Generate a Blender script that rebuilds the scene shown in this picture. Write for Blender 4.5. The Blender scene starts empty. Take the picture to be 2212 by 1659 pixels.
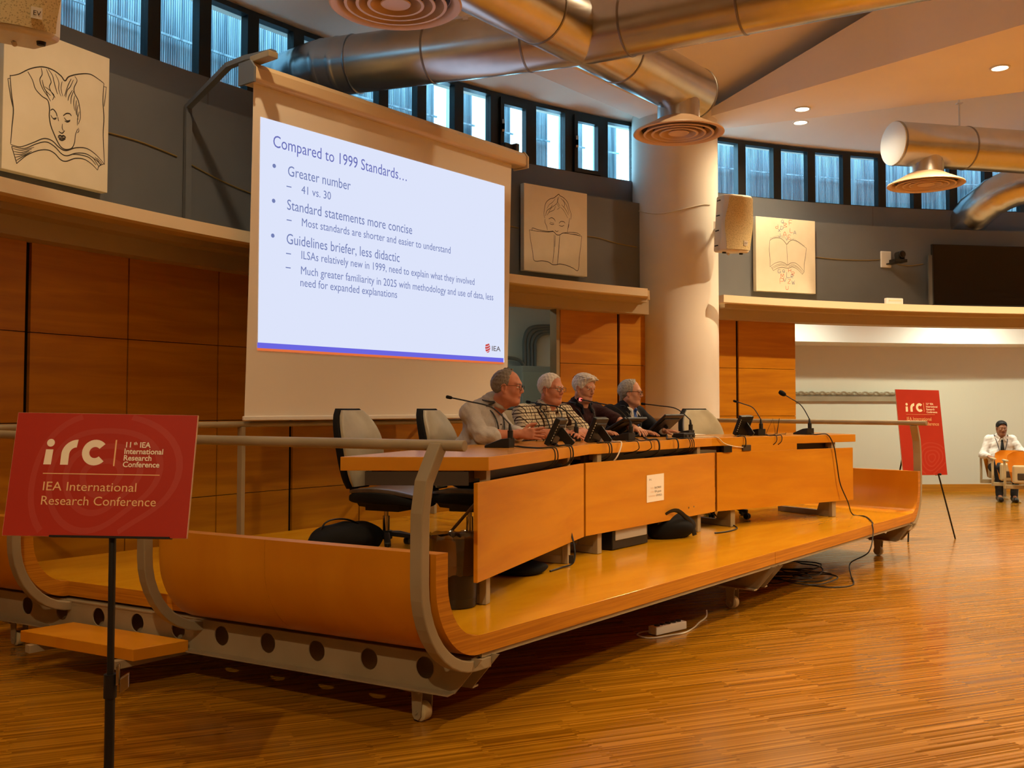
import bpy, bmesh, math, random
import numpy as np
from mathutils import Vector, Matrix, noise
random.seed(7)
SC = bpy.context.scene
COL = SC.collection
PI = math.pi
def R_(a): return math.radians(a)

# ------------------------------------------------------------------ camera
H = 1.45
cam_d = bpy.data.cameras.new('camera'); cam = bpy.data.objects.new('camera', cam_d); COL.objects.link(cam)
cam_d.sensor_width = 36.0; cam_d.lens = 36.0*2100/2212
cam_d.shift_y = -29.5/2212
cam_d.clip_start = .05; cam_d.clip_end = 200
PITCH = math.atan(80/2100); ROLL = .001
cam.location = (0, 0, H)
cam.rotation_euler = (Matrix.Rotation(PI/2+PITCH, 3, 'X') @ Matrix.Rotation(ROLL, 3, 'Z')).to_euler()
SC.camera = cam

# ------------------------------------------------------------------ world, exposure
wd = bpy.data.worlds.new('sky'); SC.world = wd; wd.use_nodes = True
nt = wd.node_tree; nt.nodes.clear()
bg = nt.nodes.new('ShaderNodeBackground'); out = nt.nodes.new('ShaderNodeOutputWorld')
tcw = nt.nodes.new('ShaderNodeTexCoord'); sep = nt.nodes.new('ShaderNodeSeparateXYZ')
mr = nt.nodes.new('ShaderNodeMapRange'); rmp = nt.nodes.new('ShaderNodeValToRGB')
nt.links.new(tcw.outputs['Generated'], sep.inputs[0]); nt.links.new(sep.outputs['Z'], mr.inputs[0])
mr.inputs[1].default_value = -.2; mr.inputs[2].default_value = .9
rmp.color_ramp.elements[0].color = (.28, .60, .82, 1); rmp.color_ramp.elements[1].color = (.38, .74, 1, 1)
nt.links.new(mr.outputs[0], rmp.inputs[0]); nt.links.new(rmp.outputs[0], bg.inputs['Color'])
bg.inputs['Strength'].default_value = 9.0
nt.links.new(bg.outputs[0], out.inputs['Surface'])
vs = SC.view_settings
SC.display_settings.display_device = 'sRGB'
vs.view_transform = 'Standard'; vs.look = 'None'; vs.gamma = 1.0; vs.exposure = 0.0; vs.use_curve_mapping = False
try:
    SC.cycles.max_bounces = 8; SC.cycles.diffuse_bounces = 4; SC.cycles.glossy_bounces = 4
    SC.cycles.transparent_max_bounces = 12; SC.cycles.sample_clamp_indirect = 4.0
except Exception: pass

# ------------------------------------------------------------------ ceiling lamps: the hall's warm downlights plus added unseen fill spots
WARM = (1.0, .74, .43)
def spot(loc, watts, target=None, angle=120, blend=.7, radius=.06, color=WARM):
    l = bpy.data.lights.new('downlight_or_fill_spot', 'SPOT'); l.energy = watts; l.color = color
    l.spot_size = R_(angle); l.spot_blend = blend; l.shadow_soft_size = radius
    o = bpy.data.objects.new('downlight_or_fill_spot', l); COL.objects.link(o); o.location = loc
    v = Vector((0, 0, -1)) if target is None else (Vector(target)-Vector(loc))
    o.rotation_euler = v.to_track_quat('-Z', 'Y').to_euler()
    return o
def ring_pt(R, deg, z): return (8.912+R*math.cos(R_(deg)), .494+R*math.sin(R_(deg)), z)
for deg, wt in ((85, 1500), (60, 900), (30, 700), (-10, 500), (200, 110), (132, 120)): spot(ring_pt(10.66, deg, 6.05), wt, angle=124, blend=.5)
for deg, wt in ((75, 900), (20, 500), (-60, 350)): spot(ring_pt(5.5, deg, 6.7), wt, angle=120, blend=.5)
spot((7.2, 2.2, 6.6), 1000, (4.4, 6.6, 0), angle=72, blend=1); spot((5.4, .6, 6.6), 600, (4.6, 5, 0), angle=70, blend=1)  # unseen spots added to brighten the front of the table
spot(ring_pt(12.1, 151, 5.75), 170, angle=130); spot(ring_pt(12.1, 162, 5.75), 170, angle=130)
spot((-.6, -2.4, 6.0), 760, (-.7, 4.3, .2), angle=58, blend=1)  # unseen fill spot added behind the viewer to lift the stage's left end
spot((4.9, 4.5, 6.3), 1250, (4.0, 5.6, 0), angle=92, blend=.9); spot((3.4, 6.9, 6.0), 220, angle=110)  # unseen spots added to brighten the table panels and deck
spot((5.359, 10.549, 5.165), 900, angle=132, blend=.35); spot((3.628, 12.03, 5.165), 160, angle=160); spot((3.775, 12.6, 5.165), 160, angle=160)
for deg, wt in ((107.5, 42), (96.0, 60), (84, 50), (128, 9)):
    l = bpy.data.lights.new('corridor_tube', 'AREA'); l.shape = 'RECTANGLE'; l.size = .9; l.size_y = .08; l.energy = wt; l.color = (.95, 1, .82)
    o = bpy.data.objects.new('corridor_tube', l); COL.objects.link(o); o.location = ring_pt(14.7, deg, 2.985); o.rotation_euler = (0, 0, R_(deg+90))

# ------------------------------------------------------------------ helpers
def tag(o, label=None, cat=None, group=None, kind=None):
    if label: o['label'] = label
    if cat: o['category'] = cat
    if group: o['group'] = group
    if kind: o['kind'] = kind
    return o
def thing(name, label, cat, loc=(0, 0, 0), rotz=0, group=None):
    o = bpy.data.objects.new(name, None); COL.objects.link(o)
    o.location = loc; o.rotation_euler = (0, 0, rotz); o.empty_display_size = .1
    return tag(o, label, cat, group)
def wmat(o):
    m = Matrix.LocRotScale(o.location, o.rotation_euler, o.scale)
    return wmat(o.parent) @ m if o.parent else m
def dup(root, loc, rotz, label=None, group=None):
    r = root.copy(); COL.objects.link(r); r.location = loc; r.rotation_euler = (0, 0, rotz)
    if label: r['label'] = label
    if group: r['group'] = group
    for ch in list(root.children):
        c = ch.copy(); COL.objects.link(c); c.parent = r
        for g in list(ch.children):
            e = g.copy(); COL.objects.link(e); e.parent = c
    return r
def V(*a): return Vector(a)
def frame_of(ax):
    ax = Vector(ax).normalized(); u = Vector((0, 0, 1)) if abs(ax.z) < .95 else Vector((1, 0, 0))
    a = u.cross(ax).normalized(); b = ax.cross(a).normalized()
    return a, b, ax
class MB:
    def __init__(s): s.v = []; s.f = []; s.m = []; s.s = []
    def add(s, vs, fs, mat=0, smooth=False):
        o = len(s.v); s.v += [tuple(p) for p in vs]
        for f in fs: s.f.append([i+o for i in f]); s.m.append(mat); s.s.append(smooth)
        return s
    def box(s, c, size, ax=None, ay=None, mat=0, az=None):
        c = Vector(c); ax = Vector(ax or (1, 0, 0)).normalized()
        az = Vector(az or (0, 0, 1)).normalized()
        ay = Vector(ay).normalized() if ay is not None else az.cross(ax).normalized()
        x, y, z = ax*size[0]/2, ay*size[1]/2, az*size[2]/2
        vs = [c+x*i+y*j+z*k for k in (-1, 1) for j in (-1, 1) for i in (-1, 1)]
        return s.add(vs, [(0, 2, 3, 1), (4, 5, 7, 6), (0, 1, 5, 4), (2, 6, 7, 3), (0, 4, 6, 2), (1, 3, 7, 5)], mat)
    def prism(s, poly, o, ax, ay, az, h0, h1, mat=0, smooth=False):
        o = Vector(o); ax = Vector(ax); ay = Vector(ay); az = Vector(az); n = len(poly)
        vs = [o+ax*p[0]+ay*p[1]+az*h for h in (h0, h1) for p in poly]
        s.add(vs, [list(range(n-1, -1, -1)), list(range(n, 2*n))], mat)
        o2 = len(s.v)-2*n
        for i in range(n):
            j = (i+1) % n; s.f.append([o2+i, o2+j, o2+n+j, o2+n+i]); s.m.append(mat); s.s.append(smooth)
        return s
    def loft(s, rings, mat=0, smooth=True, closed=True, caps=True):
        n = len(rings[0]); vs = [p for r in rings for p in r]; fs = []
        for k in range(len(rings)-1):
            for i in range(n if closed else n-1):
                j = (i+1) % n; fs.append([k*n+i, k*n+j, (k+1)*n+j, (k+1)*n+i])
        s.add(vs, fs, mat, smooth)
        if caps and closed:
            s.add(rings[0], [list(range(n-1, -1, -1))], mat); s.add(rings[-1], [list(range(n))], mat)
        return s
    def tube(s, pts, r, n=10, mat=0, caps=True, smooth=True, sx=1, sy=1, up=None):
        P = [Vector(p) for p in pts]; rings = []; pa = None
        for i, p in enumerate(P):
            t = (P[min(i+1, len(P)-1)]-P[max(i-1, 0)])
            if t.length < 1e-9: t = Vector((0, 0, 1))
            t.normalize()
            if pa is None:
                if up is not None: a = Vector(up).cross(t).normalized()
                else: a = frame_of(t)[0]
            else:
                a = (pa-t*pa.dot(t))
                a = a.normalized() if a.length > 1e-6 else frame_of(t)[0]
            pa = a; b = t.cross(a)
            rr = r[i] if isinstance(r, (list, tuple)) else r
            rings.append([p+(a*math.cos(2*PI*k/n)*sx+b*math.sin(2*PI*k/n)*sy)*rr for k in range(n)])
        return s.loft(rings, mat, smooth, True, caps)
    def bar(s, pts, w, h, up=(0, 0, 1), mat=0):   # rectangular section swept on a path
        P = [Vector(p) for p in pts]; rings = []
        for i, p in enumerate(P):
            t = (P[min(i+1, len(P)-1)]-P[max(i-1, 0)]).normalized()
            a = Vector(up).cross(t).normalized(); b = t.cross(a)
            rings.append([p+a*x*w/2+b*y*h/2 for x, y in ((-1, -1), (1, -1), (1, 1), (-1, 1))])
        return s.loft(rings, mat, False)
    def lathe(s, prof, o=(0, 0, 0), ax=(0, 0, 1), n=32, mat=0, smooth=True, caps=False):
        a, b, t = frame_of(ax); o = Vector(o)
        rings = [[o+t*z+(a*math.cos(2*PI*k/n)+b*math.sin(2*PI*k/n))*r for k in range(n)] for r, z in prof]
        return s.loft(rings, mat, smooth, True, caps)
    def ball(s, c, r, ax=None, n=14, m=9, mat=0, sc=(1, 1, 1)):
        c = Vector(c); rings = []
        for i in range(m+1):
            th = PI*i/m; rings.append([c+Vector((r*sc[0]*math.sin(th)*math.cos(2*PI*k/n), r*sc[1]*math.sin(th)*math.sin(2*PI*k/n), -r*sc[2]*math.cos(th))) for k in range(n)])
        return s.loft(rings, mat, True, True, False)
    def build(s, name, mats, parent=None, bevel=0, seg=2, sub=0, world=True, fixn=True, auto=None):
        me = bpy.data.meshes.new(name); vs = s.v
        if parent is not None and world:
            inv = wmat(parent).inverted(); vs = [inv @ Vector(p) for p in vs]
        me.from_pydata([tuple(p) for p in vs], [], s.f)
        if not isinstance(mats, (list, tuple)): mats = [mats]
        for m in mats: me.materials.append(m)
        for p, mi, sm in zip(me.polygons, s.m, s.s): p.material_index = mi; p.use_smooth = sm
        if fixn:
            bm = bmesh.new(); bm.from_mesh(me); bmesh.ops.remove_doubles(bm, verts=bm.verts, dist=1e-5)
            bmesh.ops.recalc_face_normals(bm, faces=bm.faces); bm.to_mesh(me); bm.free()
        if any(s.s): me.set_sharp_from_angle(angle=R_(38))
        o = bpy.data.objects.new(name, me); COL.objects.link(o)
        if parent is not None: o.parent = parent
        if bevel:
            b = o.modifiers.new('bevel', 'BEVEL'); b.width = bevel; b.segments = seg; b.limit_method = 'ANGLE'; b.angle_limit = R_(35)
        if sub:
            b = o.modifiers.new('sub', 'SUBSURF'); b.levels = sub; b.render_levels = sub
        return o
def struct(o): o['kind'] = 'structure'; return o
def bez(pts, n=8):        # Catmull-Rom through points
    P = [Vector(p) for p in pts]; out = []
    for i in range(len(P)-1):
        p0 = P[max(i-1, 0)]; p1 = P[i]; p2 = P[i+1]; p3 = P[min(i+2, len(P)-1)]
        for k in range(n):
            t = k/n; out.append(.5*((2*p1)+(p2-p0)*t+(2*p0-5*p1+4*p2-p3)*t*t+(3*p1-p0-3*p2+p3)*t**3))
    out.append(P[-1]); return out

# text laid out flat: returns an MB in the plane (o, ax right, ay up), thickness along az
def text_mesh(mb, s, o, ax, ay, size, mat=0, width=None, bold=0.0, thick=.0012, align='LEFT', lift=.0):
    cu = bpy.data.curves.new('t', 'FONT'); cu.body = s; cu.size = 1; cu.align_x = align; cu.offset = bold; cu.resolution_u = 3
    ob = bpy.data.objects.new('t', cu); COL.objects.link(ob)
    dg = bpy.context.evaluated_depsgraph_get(); me = ob.evaluated_get(dg).to_mesh()
    vs = [v.co.copy() for v in me.vertices]; fs = [list(p.vertices) for p in me.polygons]
    ob.evaluated_get(dg).to_mesh_clear(); bpy.data.objects.remove(ob); bpy.data.curves.remove(cu)
    if not vs: return mb
    w = max(v.x for v in vs)-min(v.x for v in vs); sx = size
    if width: sx = width/w
    o = Vector(o); ax = Vector(ax).normalized(); ay = Vector(ay).normalized(); az = ax.cross(ay)
    mb.add([o+ax*v.x*sx+ay*v.y*size+az*(thick+lift) for v in vs], fs, mat)
    return mb

# ------------------------------------------------------------------ materials
def hx(h):
    h = h.lstrip('#'); c = [int(h[i:i+2], 16)/255 for i in (0, 2, 4)]
    return tuple(((x+.055)/1.055)**2.4 if x > .04045 else x/12.92 for x in c)+(1,)
def mat(name, col, rough=.5, metal=0, spec=.5, emit=None, es=0, coat=0, alpha=None):
    m = bpy.data.materials.new(name); m.use_nodes = True; b = m.node_tree.nodes['Principled BSDF']
    c = hx(col) if isinstance(col, str) else (tuple(col)+(1,))[:4]
    b.inputs['Base Color'].default_value = c; b.inputs['Roughness'].default_value = rough
    b.inputs['Metallic'].default_value = metal; b.inputs['Specular IOR Level'].default_value = spec
    if emit: b.inputs['Emission Color'].default_value = hx(emit) if isinstance(emit, str) else tuple(emit)+(1,); b.inputs['Emission Strength'].default_value = es
    if coat: b.inputs['Coat Weight'].default_value = coat; b.inputs['Coat Roughness'].default_value = .12
    return m
def N(m, t): return m.node_tree.nodes.new(t)
def L(m, a, b): m.node_tree.links.new(a, b)
def noisy(m, c1, c2, scale=(1, 1, 1), ns=6, detail=4, rot=(0, 0, 0), bump=0, lo=.35, hi=.65, rough_var=None, dist=0):
    b = m.node_tree.nodes['Principled BSDF']
    tc = N(m, 'ShaderNodeTexCoord'); mp = N(m, 'ShaderNodeMapping'); nz = N(m, 'ShaderNodeTexNoise'); rp = N(m, 'ShaderNodeValToRGB')
    mp.inputs['Scale'].default_value = scale; mp.inputs['Rotation'].default_value = rot
    nz.inputs['Scale'].default_value = ns; nz.inputs['Detail'].default_value = detail; nz.inputs['Distortion'].default_value = dist
    L(m, tc.outputs['Object'], mp.inputs[0]); L(m, mp.outputs[0], nz.inputs['Vector']); L(m, nz.outputs[0], rp.inputs[0])
    e = rp.color_ramp.elements; e[0].position = lo; e[1].position = hi
    e[0].color = hx(c1) if isinstance(c1, str) else tuple(c1)+(1,); e[1].color = hx(c2) if isinstance(c2, str) else tuple(c2)+(1,)
    L(m, rp.outputs[0], b.inputs['Base Color'])
    if bump:
        bp = N(m, 'ShaderNodeBump'); bp.inputs['Strength'].default_value = bump; bp.inputs['Distance'].default_value = .01
        L(m, nz.outputs[0], bp.inputs['Height']); L(m, bp.outputs[0], b.inputs['Normal'])
    return m
M = {}
M['panel'] = noisy(mat('wall veneer', '#a8640c', .38, spec=.4), '#ad6c06', '#c4830c', (.5, .5, 6), 1.8, 5, dist=.6)
M['front'] = noisy(mat('table veneer', '#c8741c', .42, spec=.4), '#c27c06', '#cf8c10', (.5, .5, 4), 2.0, 5, dist=.7)
M['deck'] = noisy(mat('deck plywood', '#c98520', .16, spec=.5), '#d09010', '#d99c1a', (1.2, 5, 3), 1.6, 6, rot=(0, 0, R_(-51.5)), dist=.6)
M['ply'] = noisy(mat('bent plywood', '#b8681c', .35, spec=.45), '#c87c0c', '#d48a14', (1.2, 1.2, .5), 2.2, 5, dist=.6)
M['plyedge'] = noisy(mat('plywood edge', '#b0601a', .5, spec=.3), '#b06c0c', '#cc861a', (1, 1, 60), 2.0, 3)
M['top'] = noisy(mat('table top wood', '#b06a22', .22, spec=.6), '#b06f18', '#cf8f2c', (1.5, 12, 3), 2.0, 5, rot=(0, 0, R_(-50)))
M['steel'] = noisy(mat('beige painted steel', '#9a8a6c', .45, spec=.4), '#948466', '#a29274', (1, 1, 1), 3, 2)
M['darksteel'] = mat('dark bracket steel', '#3c3328', .5)  # one even dark steel tone for rails, clamps and small plates
M['cream'] = mat('cream plaster', '#e8d8b8', .7, spec=.2)
M['outer'] = mat('cream corridor wall', '#d9d2ba', .75, spec=.2)
M['white'] = noisy(mat('white plaster', '#e6e2da', .75, spec=.2), '#e4e0d8', '#eae6de', (1, 1, 1), 1.5, 2)
M['ceil'] = noisy(mat('ceiling plaster', '#f0e8dc', .8, spec=.15), '#f4eee4', '#f9f4ec', (1, 1, 1), .8, 2)
M['grey'] = noisy(mat('grey wall paint', '#686c72', .6, spec=.3), '#65696f', '#6c7076', (1, 1, 1), 1.2, 3)
M['greydk'] = mat('grey wall edge', '#565452', .6)
M['band'] = mat('taupe soffit band', '#b5a486', .7)
M['soffit'] = mat('soffit paint', '#d2b98c', .7)
M['black'] = mat('black recess', '#0b0a09', .7, spec=.2)
M['blackp'] = mat('black plastic', '#151413', .45, spec=.4)
M['blackg'] = mat('black gloss', '#070606', .1, spec=.6)
M['rubber'] = mat('black cable rubber', '#0e0d0d', .55)
M['whitec'] = mat('white cable', '#d9d2c2', .5)
M['frame'] = mat('black window frame', '#0f1314', .4, spec=.4)
M['chrome'] = mat('chrome', '#b8b4ac', .18, 1)
M['duct'] = noisy(mat('spiral duct steel', '#c4c4c4', .27, 1), '#bcbcbc', '#cecece', (1, 1, 1), 2.5, 3)
M['seam'] = mat('duct seam', '#8d8780', .4, .9)
M['diff'] = noisy(mat('cream diffuser', '#d8b896', .45, spec=.4), '#d4b492', '#dcbc9a', (1, 1, 1), 2, 1)
M['diffdk'] = mat('diffuser throat', '#2a2018', .7)
M['capw'] = mat('white duct end cap', '#e4ecf2', .5)
M['speaker'] = mat('white loudspeaker', '#e9e4d6', .45, spec=.4)
M['canvas'] = noisy(mat('gallery canvas', '#e6dcc6', .85, spec=.1), '#e3d9c2', '#e9dfca', (1, 1, 1), 4, 3)
M['canvside'] = mat('canvas side', '#cfcdc8', .85)
M['ink'] = mat('charcoal line', '#45423e', .9, spec=.1)
M['inkred'] = mat('red letter', '#c05230', .9); M['inkblue'] = mat('blue letter', '#4a5c7c', .9)
M['screenf'] = mat('screen fabric', '#efe6d6', .8, spec=.1)
M['case'] = mat('screen casing', '#dcc39a', .3, spec=.5)
M['paper'] = mat('white paper', '#f2ece0', .8)
M['paperink'] = mat('paper print', '#6a655c', .8)
M['signred'] = noisy(mat('red sign print', '#b3301d', .5, spec=.3), '#b02e1b', '#b6321f', (1, 1, 1), 3, 1)
M['signred2'] = mat('red sign pattern', '#b63826', .5)
M['signink'] = mat('sign cream ink', '#fff0d6', .6); M['signink2'] = mat('sign peach ink', '#f6c48a', .6)
M['foam'] = mat('foam board edge', '#e9cdb0', .7)
M['yellow'] = mat('yellow wall cable', '#8a7440', .6)
def glassmat(name, tint=(1, 1, 1), fac=.08, rough=.02):
    m = bpy.data.materials.new(name); m.use_nodes = True; t = m.node_tree; t.nodes.clear()
    o = N(m, 'ShaderNodeOutputMaterial'); mx = N(m, 'ShaderNodeMixShader'); a = N(m, 'ShaderNodeBsdfTransparent'); g = N(m, 'ShaderNodeBsdfGlossy')
    a.inputs[0].default_value = tuple(tint)+(1,); g.inputs['Roughness'].default_value = rough; mx.inputs[0].default_value = fac
    L(m, a.outputs[0], mx.inputs[1]); L(m, g.outputs[0], mx.inputs[2]); L(m, mx.outputs[0], o.inputs[0]); return m
M['glass'] = glassmat('window glass', (.93, .98, 1))
M['lens'] = glassmat('spectacle lens', (1, 1, 1), .07)
M['bag'] = glassmat('clear bin bag', (.75, .72, .68), .22, .12)
def emat(name, col, s):
    m = bpy.data.materials.new(name); m.use_nodes = True; t = m.node_tree; t.nodes.clear()
    o = N(m, 'ShaderNodeOutputMaterial'); e = N(m, 'ShaderNodeEmission'); e.inputs[0].default_value = hx(col) if isinstance(col, str) else tuple(col)+(1,)
    e.inputs[1].default_value = s; L(m, e.outputs[0], o.inputs[0]); return m
M['slide'] = emat('projected slide white', '#dde4fb', 1.0)
M['slidetxt'] = emat('projected slide text', '#6a70b8', 1.0)
M['slidetxt2'] = emat('projected body text', '#7480b4', 1.0)
M['slideblue'] = emat('projected blue bar', '#6a66e0', 1.0); M['slidered'] = emat('projected orange bar', '#e0703c', 1.0)
M['slidegrey'] = emat('projected grey text', '#6c6468', 1.0); M['slidelogo'] = emat('projected red logo', '#cc4a44', 1.0)
M['lampdisc'] = emat('downlight glow', (1, .86, .62), 14)
M['led'] = emat('red microphone light', (1, .1, .08), 3)
# parquet: thin strips with random tone
def parquet():
    m = mat('industrial strip parquet', '#a86820', .3, spec=.5); b = m.node_tree.nodes['Principled BSDF']
    tc = N(m, 'ShaderNodeTexCoord'); mp = N(m, 'ShaderNodeMapping'); mp.inputs['Rotation'].default_value = (0, 0, -math.atan2(.36, .93))
    L(m, tc.outputs['Object'], mp.inputs[0]); sx = N(m, 'ShaderNodeSeparateXYZ'); L(m, mp.outputs[0], sx.inputs[0])
    def mth(op, a, bb=None):
        n = N(m, 'ShaderNodeMath'); n.operation = op
        for i, x in enumerate((a, bb)):
            if x is None: continue
            if isinstance(x, (int, float)): n.inputs[i].default_value = x
            else: L(m, x, n.inputs[i])
        return n.outputs[0]
    row = mth('FLOOR', mth('DIVIDE', sx.outputs['Y'], .010))
    wn = N(m, 'ShaderNodeTexWhiteNoise'); wn.noise_dimensions = '1D'; L(m, row, wn.inputs['W'])
    blk = mth('FLOOR', mth('DIVIDE', sx.outputs['Y'], .30))
    wb = N(m, 'ShaderNodeTexWhiteNoise'); wb.noise_dimensions = '1D'; L(m, blk, wb.inputs['W'])
    xs = mth('ADD', mth('DIVIDE', sx.outputs['X'], .45), mth('ADD', mth('MULTIPLY', wb.outputs['Value'], 7.3), mth('MULTIPLY', wn.outputs['Value'], .12)))
    colx = mth('FLOOR', xs)
    cb = N(m, 'ShaderNodeCombineXYZ'); L(m, row, cb.inputs[0]); L(m, colx, cb.inputs[1])
    w2 = N(m, 'ShaderNodeTexWhiteNoise'); w2.noise_dimensions = '2D'; L(m, cb.outputs[0], w2.inputs['Vector'])
    rp = N(m, 'ShaderNodeValToRGB'); L(m, w2.outputs['Value'], rp.inputs[0]); e = rp.color_ramp.elements
    e[0].color = hx('#7c4e08'); e[1].color = hx('#b87e1c'); e.new(.35).color = hx('#96640e'); e.new(.8).color = hx('#a67016')
    L(m, rp.outputs[0], b.inputs['Base Color'])
    rr = N(m, 'ShaderNodeMapRange'); rr.inputs[3].default_value = .12; rr.inputs[4].default_value = .27
    L(m, w2.outputs['Value'], rr.inputs[0]); L(m, rr.outputs[0], b.inputs['Roughness'])
    bp = N(m, 'ShaderNodeBump'); bp.inputs['Strength'].default_value = .12; bp.inputs['Distance'].default_value = .002
    L(m, w2.outputs['Value'], bp.inputs['Height']); L(m, bp.outputs[0], b.inputs['Normal'])
    return m
M['floor'] = parquet(); M['wheel'] = mat('beige castor wheel', '#c9b68a', .5)
def ribbed():
    m = mat('ribbed concrete', '#8fa0ad', .8, spec=.2); b = m.node_tree.nodes['Principled BSDF']
    return noisy(m, '#6f8490', '#b4c6cc', (7, 7, .3), 3, 3, lo=.35, hi=.65)
M['fin'] = ribbed()
# ================================================================== ROOM
CX, CY = 8.912, .494                         # centre of the round hall
def cyl(R, deg, z=0): return V(CX+R*math.cos(R_(deg)), CY+R*math.sin(R_(deg)), z)
def arc(R, a0, a1, z, n): return [cyl(R, a0+(a1-a0)*i/n, z) for i in range(n+1)]
def ringbox(mb, R0, R1, a0, a1, z0, z1, step=1.0, mat=0, smooth=False):
    n = max(1, int(abs(a1-a0)/step)); rings = []
    for i in range(n+1):
        a = a0+(a1-a0)*i/n
        rings.append([cyl(R0, a, z0), cyl(R1, a, z0), cyl(R1, a, z1), cyl(R0, a, z1)])
    return mb.loft(rings, mat, smooth)
RP, RB, RO = 13.90, 14.23, 16.45             # panels, upper wall, outer wall
A0, A1 = 166, 76                             # span of hall wall that can be seen
ZP = 2.626
# floor
mb = MB(); n = 96
mb.add([cyl(RO+.3, 360*i/n, 0) for i in range(n)]+[cyl(RO+.3, 360*i/n, -.1) for i in range(n)], [list(range(n)), list(range(2*n-1, n-1, -1))]+[[i, (i+1) % n, n+(i+1) % n, n+i] for i in range(n)])
struct(mb.build('floor', M['floor']))
# wood panel walls: true gaps between panels, black backing behind
def panel_wall(name, edges, thick=()):
    mb = MB(); zs = [.046, .691, 1.336, 1.981, ZP]
    for a, b in zip(edges[:-1], edges[1:]):
        g0 = .09 if a in thick else .025; g1 = .09 if b in thick else .025
        for z0, z1 in zip(zs[:-1], zs[1:]):
            ringbox(mb, RP, RP+.03, a-g0, b+g1, z0+.003, z1-.003, .9)
    o = mb.build(name, M['panel']); struct(o)
    mk = MB(); ringbox(mk, RP+.03, RP+.07, edges[0], edges[-1], 0, ZP+.14, 1.0)
    mk.build('backing', M['black'], o)
    return o
panel_wall('wall_left', [164, 160.1, 156.4, 152.66, 149.13, 145.45, 142.06, 138.6, 135.1, 131.6], (152.66, 142.06))
panel_wall('wall_back', [126.86, 123.04, 119.6, 118.3, 115.0, 110.98], (123.04, 115.0))
# closing wall behind the viewer (out of frame, plain)
mb = MB(); ringbox(mb, RP, RP+.2, 164, 436, 0, 5.3, 4)
struct(mb.build('wall_front', M['cream']))
# outer corridor wall with wooden skirting
mb = MB(); ringbox(mb, RO, RO+.15, 170, 60, 0, 3.5, 1.5)
struct(mb.build('wall_outer', M['outer']))
mb = MB(); ringbox(mb, RO-.03, RO, 135, 60, 0, .13, 1.0)
struct(mb.build('baseboard_outer', M['plyedge']))
# lintel band, soffit step, ledge with cream fascia
mb = MB()
for q0, q1 in ((A0, 121.55), (116.8, A1)): ringbox(mb, 13.74, RP+.10, q0, q1, 2.622, 2.80, .9)
struct(mb.build('trim_1', M['band']))
mb = MB()
def ledge(q0, q1, e):
    # soffit, step and cream fascia; ends cut square against the column
    ringbox(mb, 13.21, 13.30, q0+e[0], q1+e[1], 2.77, 2.862, .9, 0); ringbox(mb, 13.58, 13.76, q0+e[2], q1+e[3], 2.752, 2.80, .9, 2)
    ringbox(mb, 13.30, RB+.1, q0+e[4], q1+e[5], 2.80, 2.858, .9, 1)
ledge(A0, 121.6, (0, 1.95, 0, .6, 0, 1.6)); ledge(116.7, A1, (1.6, 0, .2, 0, .2, 0))
for i in range(8):      # soffit trimmed in narrow slices round the column
    q = 123.2-.2*i; ringbox(mb, 13.32+.055*i, RB+.1, q, q-.2, 2.80, 2.858, .9, 1)
struct(mb.build('trim_2', [M['cream'], M['soffit'], M['band']]))
# corridor ceiling and bulkhead
mb = MB(); ringbox(mb, RB+.08, RO, 170, 60, 3.0, 3.1, .9)
ringbox(mb, 15.5, RO, 116, 60, 2.50, 3.0, 1.0)
struct(mb.build('trim_6', M['white']))
# upper grey wall: lower leaf proud of upper leaf
mb = MB(); ringbox(mb, 14.0, RB+.1, A0, A1, 2.858, 4.085, .9)
struct(mb.build('wall_upper', [M['grey'], M['greydk']]))
mb = MB(); ringbox(mb, RB, RB+.12, A0, A1, 4.085, 4.42, .9)
for a in (145.0, 104.6): ringbox(mb, RB-.002, RB, a, a-.035, 4.09, 4.41, .1, 1)
struct(mb.build('wall_sill', [M['grey'], M['greydk']]))
# windows: black frame with glass, one object per bay
RW = 14.33; ZS, ZT = 4.42, 5.22
mull = [164.6, 162.4, 160.2, 158.0, 155.8, 153.6, 151.4, 149.22, 147.12, 144.98, 142.81, 140.62, 138.4, 136.17, 134.02, 131.85, 129.68, 127.37, 125.0, 122.73, 120.5, 118.3, 116.0, 113.4, 110.96, 108.61, 106.18, 103.79, 101.4, 99.0, 96.68, 94.4, 92.1, 89.8, 87.5]
opening = {128.5: 1, 123.9: 1}
k = 0
for a, b in zip(mull[:-1], mull[1:]):
    k += 1; mid = (a+b)/2; sash = abs(mid-128.5) < .4 or abs(mid-123.87) < .4
    mb = MB(); hw = .26
    ringbox(mb, RW-.05, RW+.05, a, a-hw, ZS, ZT, 1); ringbox(mb, RW-.05, RW+.05, b+hw, b, ZS, ZT, 1)
    ringbox(mb, RW-.05, RW+.05, a-hw, b+hw, ZT-.05, ZT, 2); ringbox(mb, RW-.05, RW+.05, a-hw, b+hw, ZS-.01, ZS+.02, 2)
    if sash:
        s = .22
        ringbox(mb, RW-.08, RW-.0, a-hw, a-hw-s, ZS+.02, ZT-.05, 1); ringbox(mb, RW-.08, RW, b+hw+s, b+hw, ZS+.02, ZT-.05, 1)
        ringbox(mb, RW-.08, RW, a-hw, b+hw, ZT-.13, ZT-.05, 2); ringbox(mb, RW-.08, RW, a-hw, b+hw, ZS+.02, ZS+.07, 2)
    w = struct(mb.build('window_%d' % k, M['frame']))
    g = MB(); ringbox(g, RW-.004, RW+.004, a-hw, b+hw, ZS, ZT-.04, 3); g.build('pane', M['glass'], w)
    if sash:
        h = MB(); p = cyl(RW-.10, a-hw-.1, 4.83); h.box(p, (.03, .03, .12)); h.box(p-V(0, 0, .04), (.03, .03, .1)); h.build('handle', M['chrome'], w)
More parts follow.
